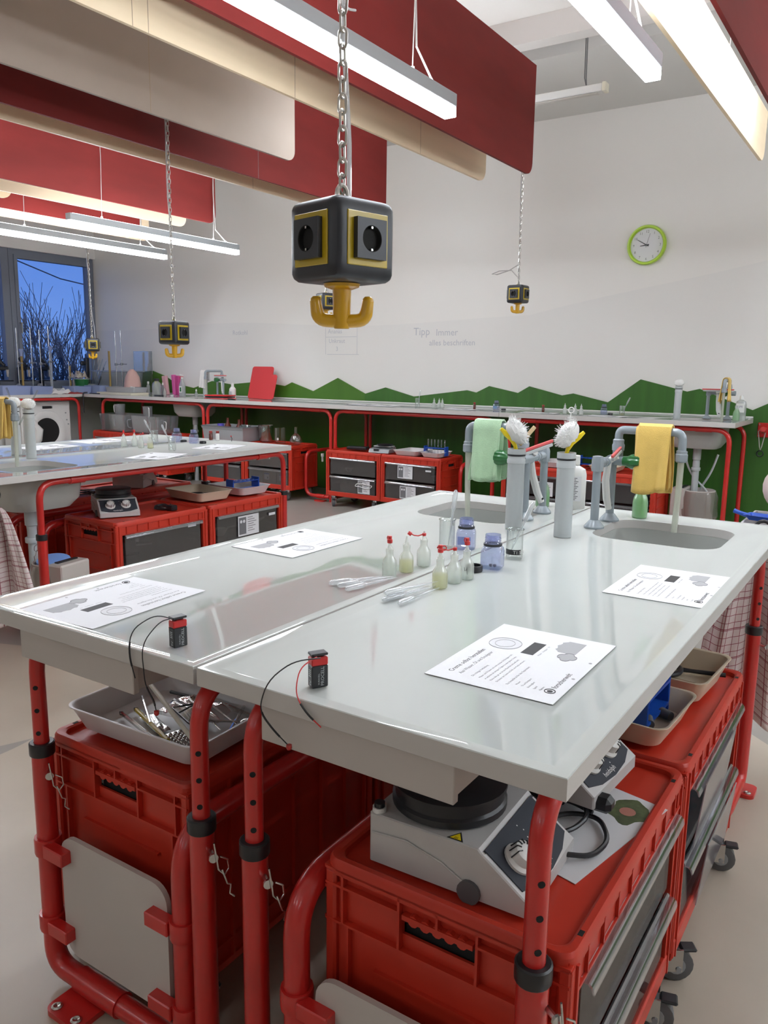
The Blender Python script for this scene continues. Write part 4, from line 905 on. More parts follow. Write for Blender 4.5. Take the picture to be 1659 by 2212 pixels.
m = M(); R = [m.vs([(x, y, z) for x, y in rr(-a, a, -b, b, min(b, .018)*.99, 5)]) for a, b, z in ((.036, .021, 0), (.038, .023, .004), (.038, .023, .12), (.034, .021, .137), (.018, .017, .146), (.013, .0129, .15))]; m.skin(R); m.face(R[0]); m.face(R[-1]); obj('bottle', m, WHITE, t)
obj('cap', M().lathe([(.014, .151), (.0145, .153), (.0145, .182), (.013, .184)], 18), WHITE, t)
m = M(); m.box(-.022, .022, -.0238, -.0232, .03, .115); m.mat(1)
for k in range(14): m.box(-.020, .004+.012*((k*7) % 3)/3, -.0241, -.0237, .034+k*.0056, .0366+k*.0056)
obj('label', m, [PAPER, TXTG], t)
# ================================================================ SMALL THINGS ON THE FRONT TABLES
def dropper_bottle(label, loc, fill, cap, rz=0, oily=False, grp='small dropper bottles on the front table'):
    t = thing('dropper_bottle', label, 'bottle', loc, rz, grp)
    P = [(.0155, 0), (.017, .002), (.017, .030), (.0155, .038), (.0095, .047), (.0085, .052), (.0085, .058)]
    mk = MILKW if 'tiny' in label else MILKB; obj('bottle', M().lathe(P, 20, cap1=False), mk, t)
    if fill: obj('liquid', M().lathe([(.0150, .001), (.0164, .003), (.0164, min(fill, .03))], 18), OILY if oily else clear_water, t)
    obj('nozzle', M().lathe([(.0088, .0575), (.0090, .059), (.0090, .064), (.006, .067), (.0035, .072), (.0018, .084)], 14), mk, t)
    if cap == 'on':
        m = M(); m.lathe([(.0058, .078), (.0062, .080), (.0062, .086), (.0045, .087), (.0045, .094)], 12); m.tube([(.005, 0, .082), (.011, 0, .083), (.013, 0, .088), (.010, 0, .092), (.004, 0, .092)], .0013, 6); obj('cap', m, REDCAP, t)
    elif cap == 'off':
        m = M(); m.lathe([(.0040, .073), (.0048, .074), (.0048, .079), (.0036, .080)], 12); m.tube([(.004, 0, .0765), (.014, 0, .073), (.024, 0, .074), (.032, 0, .078)], .0014, 6); m.cyl((.031, 0, .076), (.038, 0, .081), .0046, n=10); obj('cap', m, REDCAP, t)
    return t
clear_water = clear('clear_liquid', (.93, .96, .95), .06, .03, (.85, .88, .86), .08)
dropper_bottle('dropper bottle with closed red cap, leftmost of the six bottles', (-.957, 1.488, TZ), .018, 'on', rad(150))
dropper_bottle('dropper bottle of pale oil with no red cap', (-.949, 1.548, TZ), .027, None, 0, True)
dropper_bottle('dropper bottle with red cap strap pointing left, at back of the group', (-.946, 1.622, TZ), .016, 'off', rad(215))
dropper_bottle('nearest dropper bottle, pale oil inside, red strap around nozzle', (-.818, 1.474, TZ), .030, 'on', rad(40), True)
dropper_bottle('dropper bottle with red strap pointing left behind the oil bottle', (-.812, 1.528, TZ), .012, 'off', rad(205))
d = dropper_bottle('dropper bottle with a handwritten mark next to the black lid', (-.806, 1.575, TZ), .014, 'on', rad(150))
m = M(); m.tube([(-.003, -.0172, .030), (-.002, -.0174, .022), (.002, -.0174, .024), (.003, -.0172, .031), (.003, -.0174, .022), (.004, -.0172, .014)], .0006, 4); obj('pen_mark', m, INK, d, rot=(0, 0, rad(20-150)))
def jar(label, loc, rz, lab=None, grp='blue-tinted square jars'):
    t = thing('wide_neck_jar', label, 'jar', loc, rz, grp)
    m = M(); R = [m.vs([(x, y, z) for x, y in rr(-a, a, -a, a, min(c, a*.98), 5)]) for a, c, z in ((.022, .006, 0), (.0245, .006, .003), (.0245, .006, .042), (.023, .010, .050), (.0195, .019, .055))]; m.skin(R); m.face(R[0]); obj('body', m, BLUEJ, t)
    m = M(); m.lathe([(.0185, .0585), (.0185, .061), (.0195, .062), (.0185, .064), (.0195, .067), (.0185, .070), (.0195, .073), (.0185, .076), (.0185, .082), (.0165, .082), (.0165, .06)], 24, cap0=False, cap1=False); obj('neck', m, BLUEJ, t)
    m = M(); m.lathe([(.0200, .0545), (.0222, .0552), (.0222, .0605), (.0190, .061)], 24, cap0=False, cap1=False); obj('seal_ring', m, BLACK, t)
    if lab: obj('label', M().box(-.020, .014, -.0252, -.0247, .014, .036), lab, t)
    return t
j1 = jar('open square jar right of the group, with two small things inside', (-.802, 1.700, TZ), rad(12))
jar('open square jar with blue label behind the dropper bottles', (-.951, 1.850, TZ), rad(22), mat('blue_label', (.20, .25, .52), .5))
for k, (x, y) in enumerate(((-.806, 1.70), (-.797, 1.703))): single('small_bead', M().ball((0, 0, .005), .0045, 8), WHEEL, ('dark bead left inside the square jar', 'dark bead right inside the square jar')[k], 'bead', (x, y, TZ+.001))
def lid(label, loc):
    t = thing('jar_lid', label, 'lid', loc, 0, 'black jar lids'); m = M(); R = []
    for r, z in ((.0195, 0), (.0205, .001), (.0205, .013), (.0195, .0145), (.016, .0145), (.0155, .003)): R.append(m.vs([(r*(1-.02*(j % 2)*(r > .019))*cos(2*PI*j/36), r*(1-.02*(j % 2)*(r > .019))*sin(2*PI*j/36), z) for j in range(36)]))
    m.skin(R); m.face(R[0]); m.face(R[-1]); obj('cap', m, BLACK, t); return t
ld = lid('black ribbed lid lying beside the square jar on the front table', (-.824, 1.648, TZ))
def beaker(label, loc, s=1.0, h=.075, r=.021, strip=None, grp='small glass beakers'):
    t = thing('glass_beaker', label, 'beaker', loc, 0, grp)
    obj('glass', M().lathe([(r*.93, 0), (r, .004), (r, h*.94), (r*1.09, h), (r*1.05, h+.0006), (r*.955, h*.93), (r*.95, .004)], 28, cap1=False), GLASS, t)
    obj('lip', M().tube([(r*1.07*cos(a), r*1.07*sin(a), h) for a in [2*PI*j/28 for j in range(28)]], .0009, 5, True), GLASSR, t)
    return t
bk = beaker('glass beaker with black TISCH strip on the table seam', (-.800, 1.822, TZ))
m = M(); n = 14; a0, a1 = rad(-150), rad(-20)
ring = [[m.vs([(.0216*cos(a0+(a1-a0)*i/n), .0216*sin(a0+(a1-a0)*i/n), z)])[0] for z in (.013, .026)] for i in range(n+1)]
for p_, q_ in zip(ring, ring[1:]): m.face((p_[0], q_[0], q_[1], p_[1]))
m.mat(1); w_ = tw('TISCH')*.012
for i, ch in enumerate('TISCH'): a = rad(-75)+i*rad(21); m.text(ch, .0115, Matrix.Translation((.0220*cos(a), .0220*sin(a), .0155)) @ Matrix.Rotation(a+PI/2, 4, 'Z') @ Matrix.Rotation(PI/2, 4, 'X'))
obj('label_strip', m, [BLACK, WHITE], bk)
beaker('glass beaker with upright pipette behind the dropper bottles', (-1.000, 1.835, TZ))
def pipette(label, loc, rot, grp='plastic pipettes'):
    m = M(); m.lathe([(.0, .150), (.003, .149), (.0062, .143), (.0064, .108), (.0062, .100), (.0032, .093), (.0029, .05), (.0020, .03), (.0009, 0)], 12, cap0=False)
    return single('plastic_pipette', m, clear_pip, label, 'pipette', loc, rot, grp)
clear_pip = clear('pipette_plastic', (.95, .97, .98), .16, .06, (.86, .88, .90), .30)
pipette('pipette standing upright in the beaker behind the dropper bottles', (-.994, 1.832, TZ+.006), (rad(-4), rad(5), 0))
pipette('pipette leaning right out of the beaker on the table seam', (-.812, 1.815, TZ+.006), (rad(-8), rad(24), rad(32)))
for k, (x, y, a, dz) in enumerate(((-.862, 1.455, -8, 0), (-.848, 1.462, -13, 0), (-.836, 1.455, -3, 0), (-.842, 1.46, -17, .012))):
    pipette(('longest', 'second', 'third', 'topmost')[k] + ' of the pipettes lying on the right table half by the seam', (x+.03, y-.005, TZ+.0068+dz), (rad(90), 0, rad(a)), 'pipettes lying right of the seam')
for k, (x, y, a, dz) in enumerate(((-.935, 1.475, -22, 0), (-.945, 1.472, -30, 0), (-.925, 1.470, -14, 0))):
    pipette(('middle', 'outer', 'inner')[k] + ' one of the pipettes lying on the left table half by the seam', (x, y, TZ+.0068+dz), (rad(90), 0, rad(a)), 'pipettes lying left of the seam')
def battery(label, loc, rz, wires, led, tailk):
    t = thing('battery', label, 'battery', loc, rz, '9-volt batteries with wires')
    m = M(); m.box(-.0085, .0085, -.0130, .0130, 0, .034, .0015); m.mat(1); m.box(-.0085, .0085, -.0130, .0130, .0341, .0465, .0015); m.mat(1)
    m.prism([(-.0115, .010), (.0, .020), (.004, .034), (-.0125, .034)], -.0087, -.0084, Matrix(((0, 0, 1, 0), (1, 0, 0, 0), (0, 1, 0, 0), (0, 0, 0, 1))))
    m.mat(2)
    for x, s in ((-.0088, -1), (.0088, 1)):
        fx = Matrix.Translation((x, s*-.006 if s < 0 else .006, .003)) @ Matrix.Rotation(-PI/2 if s < 0 else PI/2, 4, 'Z') @ Matrix.Rotation(PI/2, 4, 'X') @ Matrix.Rotation(PI/2, 4, 'Z')
        m.text('PROCELL', .0072, fx); m.text('DURACELL', .0036, fx @ Matrix.Translation((.002, .007, 0)))
    f2 = Matrix.Translation((.005, -.0132, .003)) @ Matrix.Rotation(PI/2, 4, 'X') @ Matrix.Rotation(PI/2, 4, 'Z'); m.text('9V', .008, f2)
    for k in range(4): m.box(-.003, .0035, -.0133, -.0129, .017+k*.003, .0182+k*.003)
    obj('casing', m, [BLACK, REDCAP, LGREY], t)
    q = M(); q.box(-.0085, .0085, -.013, .013, .049, .053, .001); q.cyl((0, -.006, .0465), (0, -.006, .049), .004, n=10); q.cyl((0, .006, .0465), (0, .006, .049), .004, n=10); obj('snap_connector', q, BLACK, t)
    inv = (Matrix.Translation(V(loc)) @ Matrix.Rotation(rz, 4, 'Z')).inverted()
    for k, (pts, c) in enumerate(wires):
        P = fillet([inv @ V(p) for p in pts], .03, 5); w = M(); w.tube(P, .0010, 6); w.mat(1); nn = len(P); w.tube(P[int(nn*.62):nn-1], .0017, 6); obj('wire', w, [c, BLACK], t)
    L = inv @ V(led); e = M(); d = M(); e.ball(L, .0045, 10); e.cyl(L, L+V((0, 0, .004)), .0042, n=10); obj('led', e, mat('red_led', (.45, .03, .03), .2), t)
    return t
by = .828
battery('nine-volt battery with red top on the front right table edge', (-.697, .892, TZ), rad(-30), (
    ([(-.683, .880, TZ+.050), (-.705, .845, .848), (-.741, by, .815), (-.757, by, .766), (-.731, by, .743), (-.703, by, .727)], BLACK),
    ([(-.690, .880, TZ+.050), (-.698, .850, .838), (-.690, .83, .806), (-.668, by, .784), (-.642, by, .770)], REDCAP)), (-.700, by, .7235), 0)
battery('nine-volt battery with red top on the front left table edge', (-.996, .893, TZ), rad(-12), (
    ([(-.992, .882, TZ+.050), (-1.00, .85, .862), (-1.036, by, .835), (-1.044, by, .79), (-1.030, by, .752)], BLACK),
    ([(-1.0, .882, TZ+.050), (-.99, .85, .852), (-1.012, by, .815), (-1.006, by, .745), (-.986, by, .722), (-.982, by, .708)], BLACK)), (-.981, by, .703), 0)
# instruction sheets (A4, landscape)
def sheet_mesh():
    m = M(); m.box(-.1485, .1485, -.105, .105, 0, .0007); z = .0009
    T = lambda x, y: Matrix.Translation((x, y, z))
    m.mat(1); m.text('Creme selbst herstellen', .0125, T(-.118, .072)); m.mat(2); m.text('Aus Wasser, Öl und Emulgator', .0092, T(-.118, .056))
    m.text('Die richtige Verbindung', .0058, T(-.118, .036))
    for k, s in enumerate(('Wasser und Öl lassen sich nicht mischen. Ein Emulgator hilft:', 'er verbindet die winzigen Tropfen zu einer glatten Creme.', 'Rühre alles gut um, bis die Masse fest und weiß wird.', 'Du kannst die Creme mit Duft oder Farbe verfeinern.')): m.text(s, .0050, T(-.118, .024-k*.0095))
    m.text('Das brauchst du für dein Experiment:', .0058, T(-.118, -.022))
    for k, s in enumerate(('· Wasser', '· Öl und Emulgator', '· Bechergläser', '· Spatel', '· Pipetten')): m.text(s, .0050, T(-.114, -.034-k*.0095))
    m.mat(1); m.text('forscherwelt', .0135, T(-.092, -.089)); m.mat(1)
    m.tube([(-.106+.008*cos(a), -.084+.008*sin(a), z) for a in [2*PI*j/20 for j in range(20)]], .0008, 4, True); m.cyl((-.106, -.084, z-.0004), (-.106, -.084, z+.0001), .0045, n=12)
    # pictures: jar seen from above, dark caption bar, cloud
    m.mat(4); a = rr(.022, .078, .03, .085, .026, 8); m.prism(a, z-.0002, z-.0001); m.mat(3); m.tube([(x, y, z) for x, y in a], .0007, 4, True); m.tube([(.05+.019*cos(q), .058+.017*sin(q), z) for q in [2*PI*j/20 for j in range(20)]], .0005, 4, True)
    m.mat(1); m.prism([(.022, -.004), (.084, -.004), (.084, .018), (.022, .018)], z-.0002, z)
    m.mat(2); m.text('Wasser    Emulgator    Öl', .005, T(.024, -.014))
    m.mat(3); m.prism([(.045+.017*cos(q)+.003*cos(5*q), -.055+.014*sin(q)+.002*sin(5*q)) for q in [2*PI*j/40 for j in range(40)]], z-.0002, z)
    m.prism([(.062+.0*q, -.062) for q in (0,)] + [(.122, -.062), (.122, -.034)] + [(.092+.030*cos(PI*.0+PI*j/14), -.036+.013*sin(PI*j/14)+.002*sin(j*2)) for j in range(1, 15)], z-.0002, z+.0001)
    m.mat(2); m.tube([(.045+.017*cos(q)+.003*cos(5*q), -.055+.014*sin(q)+.002*sin(5*q), z) for q in [2*PI*j/40 for j in range(40)]], .0005, 4, True)
    m.mat(3)
    for x in (-.04, .04): m.cyl((x, -.096, z-.0003), (x, -.096, z), .0028, n=12)
    return m
SHM = sheet_mesh()
sh0 = single('instruction_sheet', SHM, [PAPER, INK, TXTG, INKG, INKL], 'instruction sheet nearest the front right table corner', 'paper', (-.489, 1.1755, TZ), (0, 0, rad(90.5)), 'printed instruction sheets', fixn=False)
def sheet(label, x, y, z, deg):
    o = sh0.copy(); C.objects.link(o); o.location = (x, y, z); o.rotation_euler = (0, 0, rad(deg)); o['label'] = label
sheet('instruction sheet on the front right table in front of its sink', -.413, 1.796, TZ, 90.2)
sheet('instruction sheet at the left corner of the front left table', -1.300, 1.005, TZ, -86)
sheet('instruction sheet in the middle of the front left table', -1.350, 1.645, TZ, -91)
sheet('instruction sheet nearest us on the rear left table', -3.262, 2.82, TZ, -68)
sheet('instruction sheet at the right end of the rear left table', -3.355, 3.37, TZ, -72)
sheet('instruction sheet beside the sink on the far rear table half', -4.08, 2.74, TZ, 95)
sheet('instruction sheet at the window side of the far rear table half', -4.16, 3.16, TZ, 88)
for lb, x, y, d in (('sheet on the wall counter left of the three tiny bottles', -4.12, 6.22, 4), ('sheet on the wall counter below the three tiny bottles', -3.30, 6.20, -6), ('sheet lying by the worktop joint, left of the single tiny bottle', -2.56, 6.20, 5), ('sheet on the wall counter below the two tiny bottles and beaker', -2.00, 6.17, -4), ('sheet at the left end of the middle counter, flat against another', -4.38, 6.28, 6)): sheet(lb, x, y, .9165, d)
# ================================================================ TOWELS, BINS
def towel_mat():
    m = mat('checked_tea_towel', (.62, .52, .51), .9); nt = m.node_tree; N = nt.nodes.new; L = nt.links.new
    uv = N('ShaderNodeUVMap'); s = N('ShaderNodeSeparateXYZ'); L(uv.outputs[0], s.inputs[0])
    def line(o, f, w, off=0):
        a = N('ShaderNodeMath'); a.operation = 'MULTIPLY_ADD'; a.inputs[1].default_value = f; a.inputs[2].default_value = off; L(o, a.inputs[0])
        b = N('ShaderNodeMath'); b.operation = 'FRACT'; L(a.outputs[0], b.inputs[0]); c = N('ShaderNodeMath'); c.operation = 'LESS_THAN'; c.inputs[1].default_value = w; L(b.outputs[0], c.inputs[0]); return c.outputs[0]
    def mxm(a, b):
        k = N('ShaderNodeMath'); k.operation = 'MAXIMUM'; L(a, k.inputs[0]); L(b, k.inputs[1]); return k.outputs[0]
    f = mxm(mxm(line(s.outputs[0], 14, .08), line(s.outputs[1], 20, .08)), mxm(line(s.outputs[0], 3.5, .03, .4), line(s.outputs[1], 5, .03, .3)))
    mx = N('ShaderNodeMix'); mx.data_type = 'RGBA'; mx.inputs[6].default_value = (.66, .57, .56, 1); mx.inputs[7].default_value = (.26, .05, .07, 1); L(f, mx.inputs[0]); L(mx.outputs[2], nt.nodes['Principled BSDF'].inputs['Base Color']); return m
TOW = towel_mat()
def towel(label, loc, rz, wt, wb_, l, seed):
    t = thing('tea_towel', label, 'towel', loc, rz, 'checked tea towels'); R = random.Random(seed); p = [R.uniform(0, 6) for _ in range(4)]; nu, nv = 40, 44; m = M(); uv = []
    def fn(u, v):
        w = wt+(wb_-wt)*v**.6; x = (u-.5)*w; d = min(1, v*3+.25)
        y = (.028*sin(u*13+p[0])+.014*sin(u*23+p[1]+v*2))*d; return (x, y, -v*l - .05*abs(u-.5)*sin(p[2]+u*6)*v - .02*sin(u*9)*v)
    m.grid(fn, nu, nv); o = obj('cloth', m, TOW, t); me = o.data; ul = me.uv_layers.new(name='UVMap')
    for lp in me.loops: i = lp.vertex_index; ul.data[lp.index].uv = ((i//(nv+1))/nu*1.0, (i % (nv+1))/nv*1.2)
    q = o.modifiers.new('thick', 'SOLIDIFY'); q.thickness = .003
    m = M(); m.tube([(0, 0, .0), (.004, -.004, .03), (0, -.006, .05), (-.004, -.004, .03), (0, 0, 0)], .003, 5); obj('hanging_loop', m, WHITE, t)
    k = M(); k.tube([(.026*cos(a), -.012, .055+.030*sin(a)) for a in [2*PI*j/16 for j in range(16)]], .006, 8, True); obj('ring', k, BLACK, t); return t
towel('checked tea towel hanging at the near end of the rear left table, left edge', (-3.05, 1.80, .69), rad(33), .05, .36, .52, 2)
towel('checked tea towel hanging behind the right table leg', (-.36, 2.735, .72), rad(15), .16, .34, .60, 4)
def bin_(label, loc, rz, inside=None):
    t = thing('waste_bin', label, 'waste bin', loc, rz, 'pale waste bins with bags')
    m = M(); m.lathe([(.085, .0), (.09, .01), (.105, .27), (.108, .275), (.103, .278), (.098, .26), (.085, .02)], 28, cap1=False); obj('body', m, PANEL, t)
    m = M(); m.box(.06, .15, -.10, .10, .0, .285, .006); m.mat(1); m.box(.075, .10, -.07, .07, .2851, .290, .002); obj('rear_box', m, [PANEL, BLACK], t)
    b = M(); R = random.Random(5)
    n = 30; Rg = []
    for r, z in ((.112, .272), (.116, .24), (.118, .20), (.122, .15), (.112, .12)): Rg.append(b.vs([((r+R.uniform(-.007, .012)*(z < .26))*cos(2*PI*j/n), (r+R.uniform(-.007, .012)*(z < .26))*sin(2*PI*j/n), z+R.uniform(-.012, .012)*(z < .26)) for j in range(n)]))
    b.skin(Rg); obj('bag', b, BAGF, t)
    return t
BAGF = clear('bin_bag_film', (.85, .84, .82), .14, .12, (.6, .57, .55), .35)
b1 = bin_('pale bin under the rear left table with a blue lid inside', (-3.255, 2.185, 0), rad(10)); b1.scale = (.88, .88, 1.3)
dup(b1, (-1.28, 6.22, 0), rad(180), 'pale bin with crinkled bag under the right counter sink').scale = (1.15, 1.15, 1.45)
single('blue_lid', M().lathe([(.0, .0), (.072, .0), (.075, .004), (.075, .018), (.070, .022), (.02, .024), (0, .024)], 24, cap0=False), SKYB, 'light blue lid lying in the bin under the rear left table', 'lid', (-3.255, 2.185, .352), (.12, .1, 0))
# ================================================================ REAR TABLE TOP ITEMS
GR = 'small things on the rear left table'
for lb, x, y, f, c, rz, oil in (('dropper bottle standing leftmost on the rear left table', -3.79, 3.04, .015, 'on', 150, False), ('dropper bottle second from left on the rear left table', -3.77, 3.10, .013, 'on', 200, False), ('dropper bottle third from left on the rear left table', -3.655, 3.05, .016, 'off', 120, False), ('dropper bottle rightmost of the rear group, pale oil inside', -3.60, 3.07, .026, None, 0, True)):
    dropper_bottle(lb, (x, y, TZ), f, c, rad(rz), oil, 'dropper bottles on the rear table')
beaker('glass beaker with red mark and tilted pipette on the rear table', (-3.83, 3.30, TZ)); beaker('glass beaker with tilted pipette near the front edge of the rear table', (-3.41, 3.06, TZ))
pipette('pipette leaning left in the farther beaker of the rear table', (-3.82, 3.30, TZ+.006), (0, rad(-26), rad(33)), 'pipettes on the rear table'); pipette('pipette leaning left in the nearer beaker of the rear table', (-3.40, 3.06, TZ+.006), (0, rad(-24), rad(33)), 'pipettes on the rear table')
jar('square jar with dark neck ring on the rear table, left of its lid', (-3.80, 3.45, TZ), .3, None, 'square jars on the rear table'); jar('square jar at the right of the rear table between two black lids', (-3.64, 3.44, TZ), .5, None, 'square jars on the rear table')
dup(ld, (-3.73, 3.44, TZ), label='black lid between the two square jars on the rear table'); dup(ld, (-3.585, 3.46, TZ), label='black lid right of the second square jar on the rear table')
def vial(label, loc, mt, grp='small capped vials'):
    t = thing('small_vial', label, 'vial', loc, 0, grp); obj('body', M().lathe([(.010, 0), (.0115, .002), (.0115, .040), (.008, .045)], 14), mt, t); obj('cap', M().lathe([(.0095, .0455), (.0105, .047), (.0105, .058), (.009, .060)], 14), VCAP, t); return t
VCAP = mat('dark_red_cap', (.28, .03, .025), .4); AMBER = mat('amber_glass', (.10, .02, .012), .15)
vial('dark red capped vial at right end of the rear table', (-3.70, 3.64, TZ), AMBER); vial('white vial with red cap at right end of the rear table', (-3.66, 3.66, TZ), WHITE)
t = thing('led_battery', 'small dark clip standing at the far right of the rear table', 'clip', (-3.54, 3.66, TZ)); obj('clip', M().tube([(0, 0, .002), (.004, 0, .02), (-.004, 0, .03)], .002, 6), BLACK, t); obj('led', M().ball((-.004, 0, .034), .005, 8), REDCAP, t)
# ================================================================ WALL COUNTERS
CZ, CF, CB = .92, 5.955, 6.682; CS = CZ-.0036
def worktop(label, x0, x1, y0, y1, sink, nm='counter_worktop'):
    cx, cy = (x0+x1)/2, (y0+y1)/2; t = thing(nm, label, 'worktop', (cx, cy, 0), 0, 'wall counter worktops')
    s = (sink[0]-cx, sink[1]-cx, sink[2]-cy, sink[3]-cy) if sink else None
    obj('tabletop', tabletop_mesh((x1-x0)/2, (y1-y0)/2, s, .036), [WTOP, WEDGE], t, loc=(0, 0, CZ), sharp=25)
    if s:
        obj('sink', basin_mesh(s, -.0365, .16), SINK, t, loc=(0, 0, CZ)); obj('drain_pipe', drain_pipe((s[0]+s[1])/2, (s[2]+s[3])/2, CZ-.21, .35 if x1 > -2 else .0, .026), LGREY, t)
    if nm == 'counter_worktop': obj('upstand', M().box(x0-cx+.001, x1-cx-.001, y1-cy-.014, y1-cy, CZ+.001, CZ+.014, .002), WHITE, t)
    return t
worktop('long grey wall counter top from the window corner to the joint', -8.10, -2.802, CF, CB, (-6.79, -6.43, 6.10, 6.45))
wt2 = worktop('right wall counter top with brush tube and tap at its end', -2.798, -1.018, CF, CB, (-1.50, -1.14, 6.10, 6.45))
worktop('window counter top crowded with stands and boxes', -8.738, -8.102, 3.3, CB, None, 'window_worktop')
obj('upstand', M().box(XL+.003, XL+.012, 3.3, 4.2, 0, .02), WHITE, None).name = 'trim_4'
bpy.data.objects['trim_4']['kind'] = 'structure'; bpy.data.objects['trim_4'].location.z = CZ
def counter_frame(label, x0, x1, loop):
    t = thing('counter_trestle', label, 'table frame', ((x0+x1)/2, 0, 0), 0, 'red tube frames of the wall counter'); w = (x1-x0)/2; zt = CZ-.036-.0205; r = .017
    for yy, nm in ((CF+.05, 'front_frame'), (CB-.10, 'rear_frame')):
        m = M(); m.tube(fillet([(-w, yy, .0), (-w, yy, zt), (w, yy, zt), (w, yy, .0)], .10, 8), r, 14)
        for s in (-1, 1):
            a, b = sorted((s*(w-.12), s*(w-.23))); m.tube([(a, yy, zt), (b, yy, zt)], r+.0035, 14); m.box(min(a, b)+.02, max(a, b)-.04, yy-.012, yy+.012, zt, zt+.0195)
        obj(nm, m, RED, t)
    m = M()
    for s in (-1, 1): m.cyl((s*w, CF+.05, .05), (s*w, CB-.10, .05), r*.9)
    obj('side_rail', m, RED, t)
    if loop:
        m = M(); lx = w-.30; m.tube(fillet([(w-.018, CF+.05, .045), (lx, CF+.05, .045), (lx, CF+.05, .46), (lx, CB-.18, .46)], .09, 8), r, 14); m.tube([(w-.16, CF+.05, .045), (w-.07, CF+.05, .045)], r+.004, 14); m.prism(rr(w-.17, w-.06, CF, CF+.07, .015, 4), 0, .012); obj('foot_loop', m, RED, t)
        m = M(); m.cyl((lx+.045, CF+.25, .43), (lx+.045, CF+.25, .40), .016); m.cyl((lx+.045, CF+.25, .40), (lx+.045, CF+.25, .35), .010); obj('hook_peg', m, WHITE, t)
    return t
counter_frame('red tube frame under the corner end of the wall counter', -7.83, -6.20, False); counter_frame('red tube frame under the wall counter holding the grey tub', -6.14, -4.535, True); counter_frame('red tube frame under the wall counter with the silver scale', -4.485, -2.86, True); counter_frame('red tube frame under the right wall counter with the white sink', -2.727, -1.055, False)
fr = counter_frame('red tube frame of the window counter around the washing machine', -7.83, -6.20, False); fr.rotation_euler = (0, 0, PI/2)
fr.location = (-8.12+CF+.05, 5.08, 0)
for x, lb in ((-7.50, 'red crate under the corner counter carrying the measuring jugs at left'), (-6.885, 'red crate under the corner counter carrying the measuring jugs at right')): dup(cr2, (x, 6.03, 0), BX, lb)
# hoses under the right sink
for k, pts in enumerate((((-1.42, 6.3, .66), (-1.36, 6.3, .50), (-1.20, 6.3, .36), (-1.18, 6.3, .12)), ((-1.18, 6.32, .66), (-1.22, 6.33, .52), (-1.31, 6.34, .36), (-1.33, 6.36, .12)))):
    m = M(); m.tube(fillet(pts, .12, 6), .008, 8); single('water_hose', m, LGREY, ('grey hose curving right below the right counter sink', 'grey hose curving left below the right counter sink')[k], 'hose', group='hoses below the sink')
# washing machine
t = thing('washing_machine', 'white washing machine with open porthole under the window counter', 'washing machine', (-8.215, 5.545, 0), PI/2-.06)
m = M(); m.box(-.30, .30, 0.02, .40, 0.0, .835, .008); obj('cabinet', m, WHITE, t)
m = M(); nn = 36
def circ(r, y, n=nn): return m.vs([(r*cos(2*PI*j/n), y, .50+r*sin(2*PI*j/n)) for j in range(n)])
R = [circ(.235, .0195), circ(.23, .006), circ(.215, .002), circ(.185, .004), circ(.165, .010), circ(.15, .0185)]; m.skin(R); m.mat(1); m.face(circ(.15, .0186)); obj('porthole', m, [WHITE, HOLE_SHADE], t)  # black disc on the solid cabinet front paints the shaded drum opening
m = M(); m.box(-.045, .07, .012, .0195, .755, .785, .002); m.mat(1); m.cyl((.085, .0195, .77), (.085, .006, .77), .012, n=14); obj('display', m, [BLACK, WHITE], t)
m = M(); m.box(-.285, -.12, -.012, .018, .30, .64, .01); m.tube([(-.20, -.03, .33), (-.16, -.045, .42), (-.14, -.05, .52), (-.20, -.03, .62)], [.02, .05, .05, .02], 10); obj('door', m, WHITE, t)
m = M()
for x, z in ((.24, .70), (.25, .62), (.268, .57)): m.cyl((x, .0195, z), (x, .012, z), .008, n=10)
obj('button', m, MGREY, t)
m = M(); m.box(-.28, -.20, .0155, .0195, .745, .758); obj('name_plate', m, MGREY, t)
# ================================================================ WALL COUNTER ITEMS
GC = 'things on the wall counter'
def taper(m, hw, hd, hw2, hd2, h, r=.01, wall=.003):
    R = [m.vs([(x, y, z) for x, y in rr(-a, a, -b, b, r, 4)]) for a, b, z in ((hw, hd, 0), (hw2, hd2, h), (hw2+.006, hd2+.006, h), (hw2-wall, hd2-wall, h-.001), (hw-wall, hd-wall, wall))]
    m.skin(R); m.face(R[0][::-1]); m.face(R[-1]); return m
def box_open(label, loc, w, d, h, mt, grp=None, rz=0, name='storage_box'): return single(name, taper(M(), w/2*.93, d/2*.93, w/2, d/2, h), mt, label, 'box', loc, (0, 0, rz), grp)
t = thing('canister', 'large white bottle with black cap on the corner counter', 'bottle', (-7.30, 6.35, CS)); obj('body', M().lathe([(.05, 0), (.054, .004), (.054, .115), (.045, .14), (.027, .155), (.026, .162)], 24), MILKB, t); obj('cap', M().lathe([(.029, .163), (.030, .166), (.030, .186), (.027, .19)], 20), BLACK, t)
t = thing('spray_bottle', 'clear spray bottle with red and white trigger on the wall counter', 'bottle', (-6.88, 6.35, CS)); m = M(); R = [m.vs([(x, y, z) for x, y in rr(-a, a, -b, b, min(a, b)*.9, 5)]) for a, b, z in ((.036, .024, 0), (.038, .026, .004), (.038, .026, .12), (.026, .02, .155), (.012, .011, .185), (.012, .011, .195))]; m.skin(R); m.face(R[0]); m.face(R[-1]); obj('bottle', m, FROST, t)
m = M(); m.box(-.022, .022, -.0275, -.026, .04, .115); m.mat(1); m.box(-.012, .012, -.0282, -.0274, .055, .10); obj('label', m, [WHITE, GREENK], t); m = M(); m.lathe([(.014, .196), (.014, .214)], 12); m.tube([(.014, 0, .225), (-.03, 0, .238)], [.013, .010], 10); m.mat(1); m.tube([(-.018, 0, .228), (-.028, 0, .20), (-.022, 0, .19)], .004, 6); m.box(-.012, .014, -.010, .010, .212, .224, .003); obj('trigger_head', m, [WHITE, REDCAP], t)
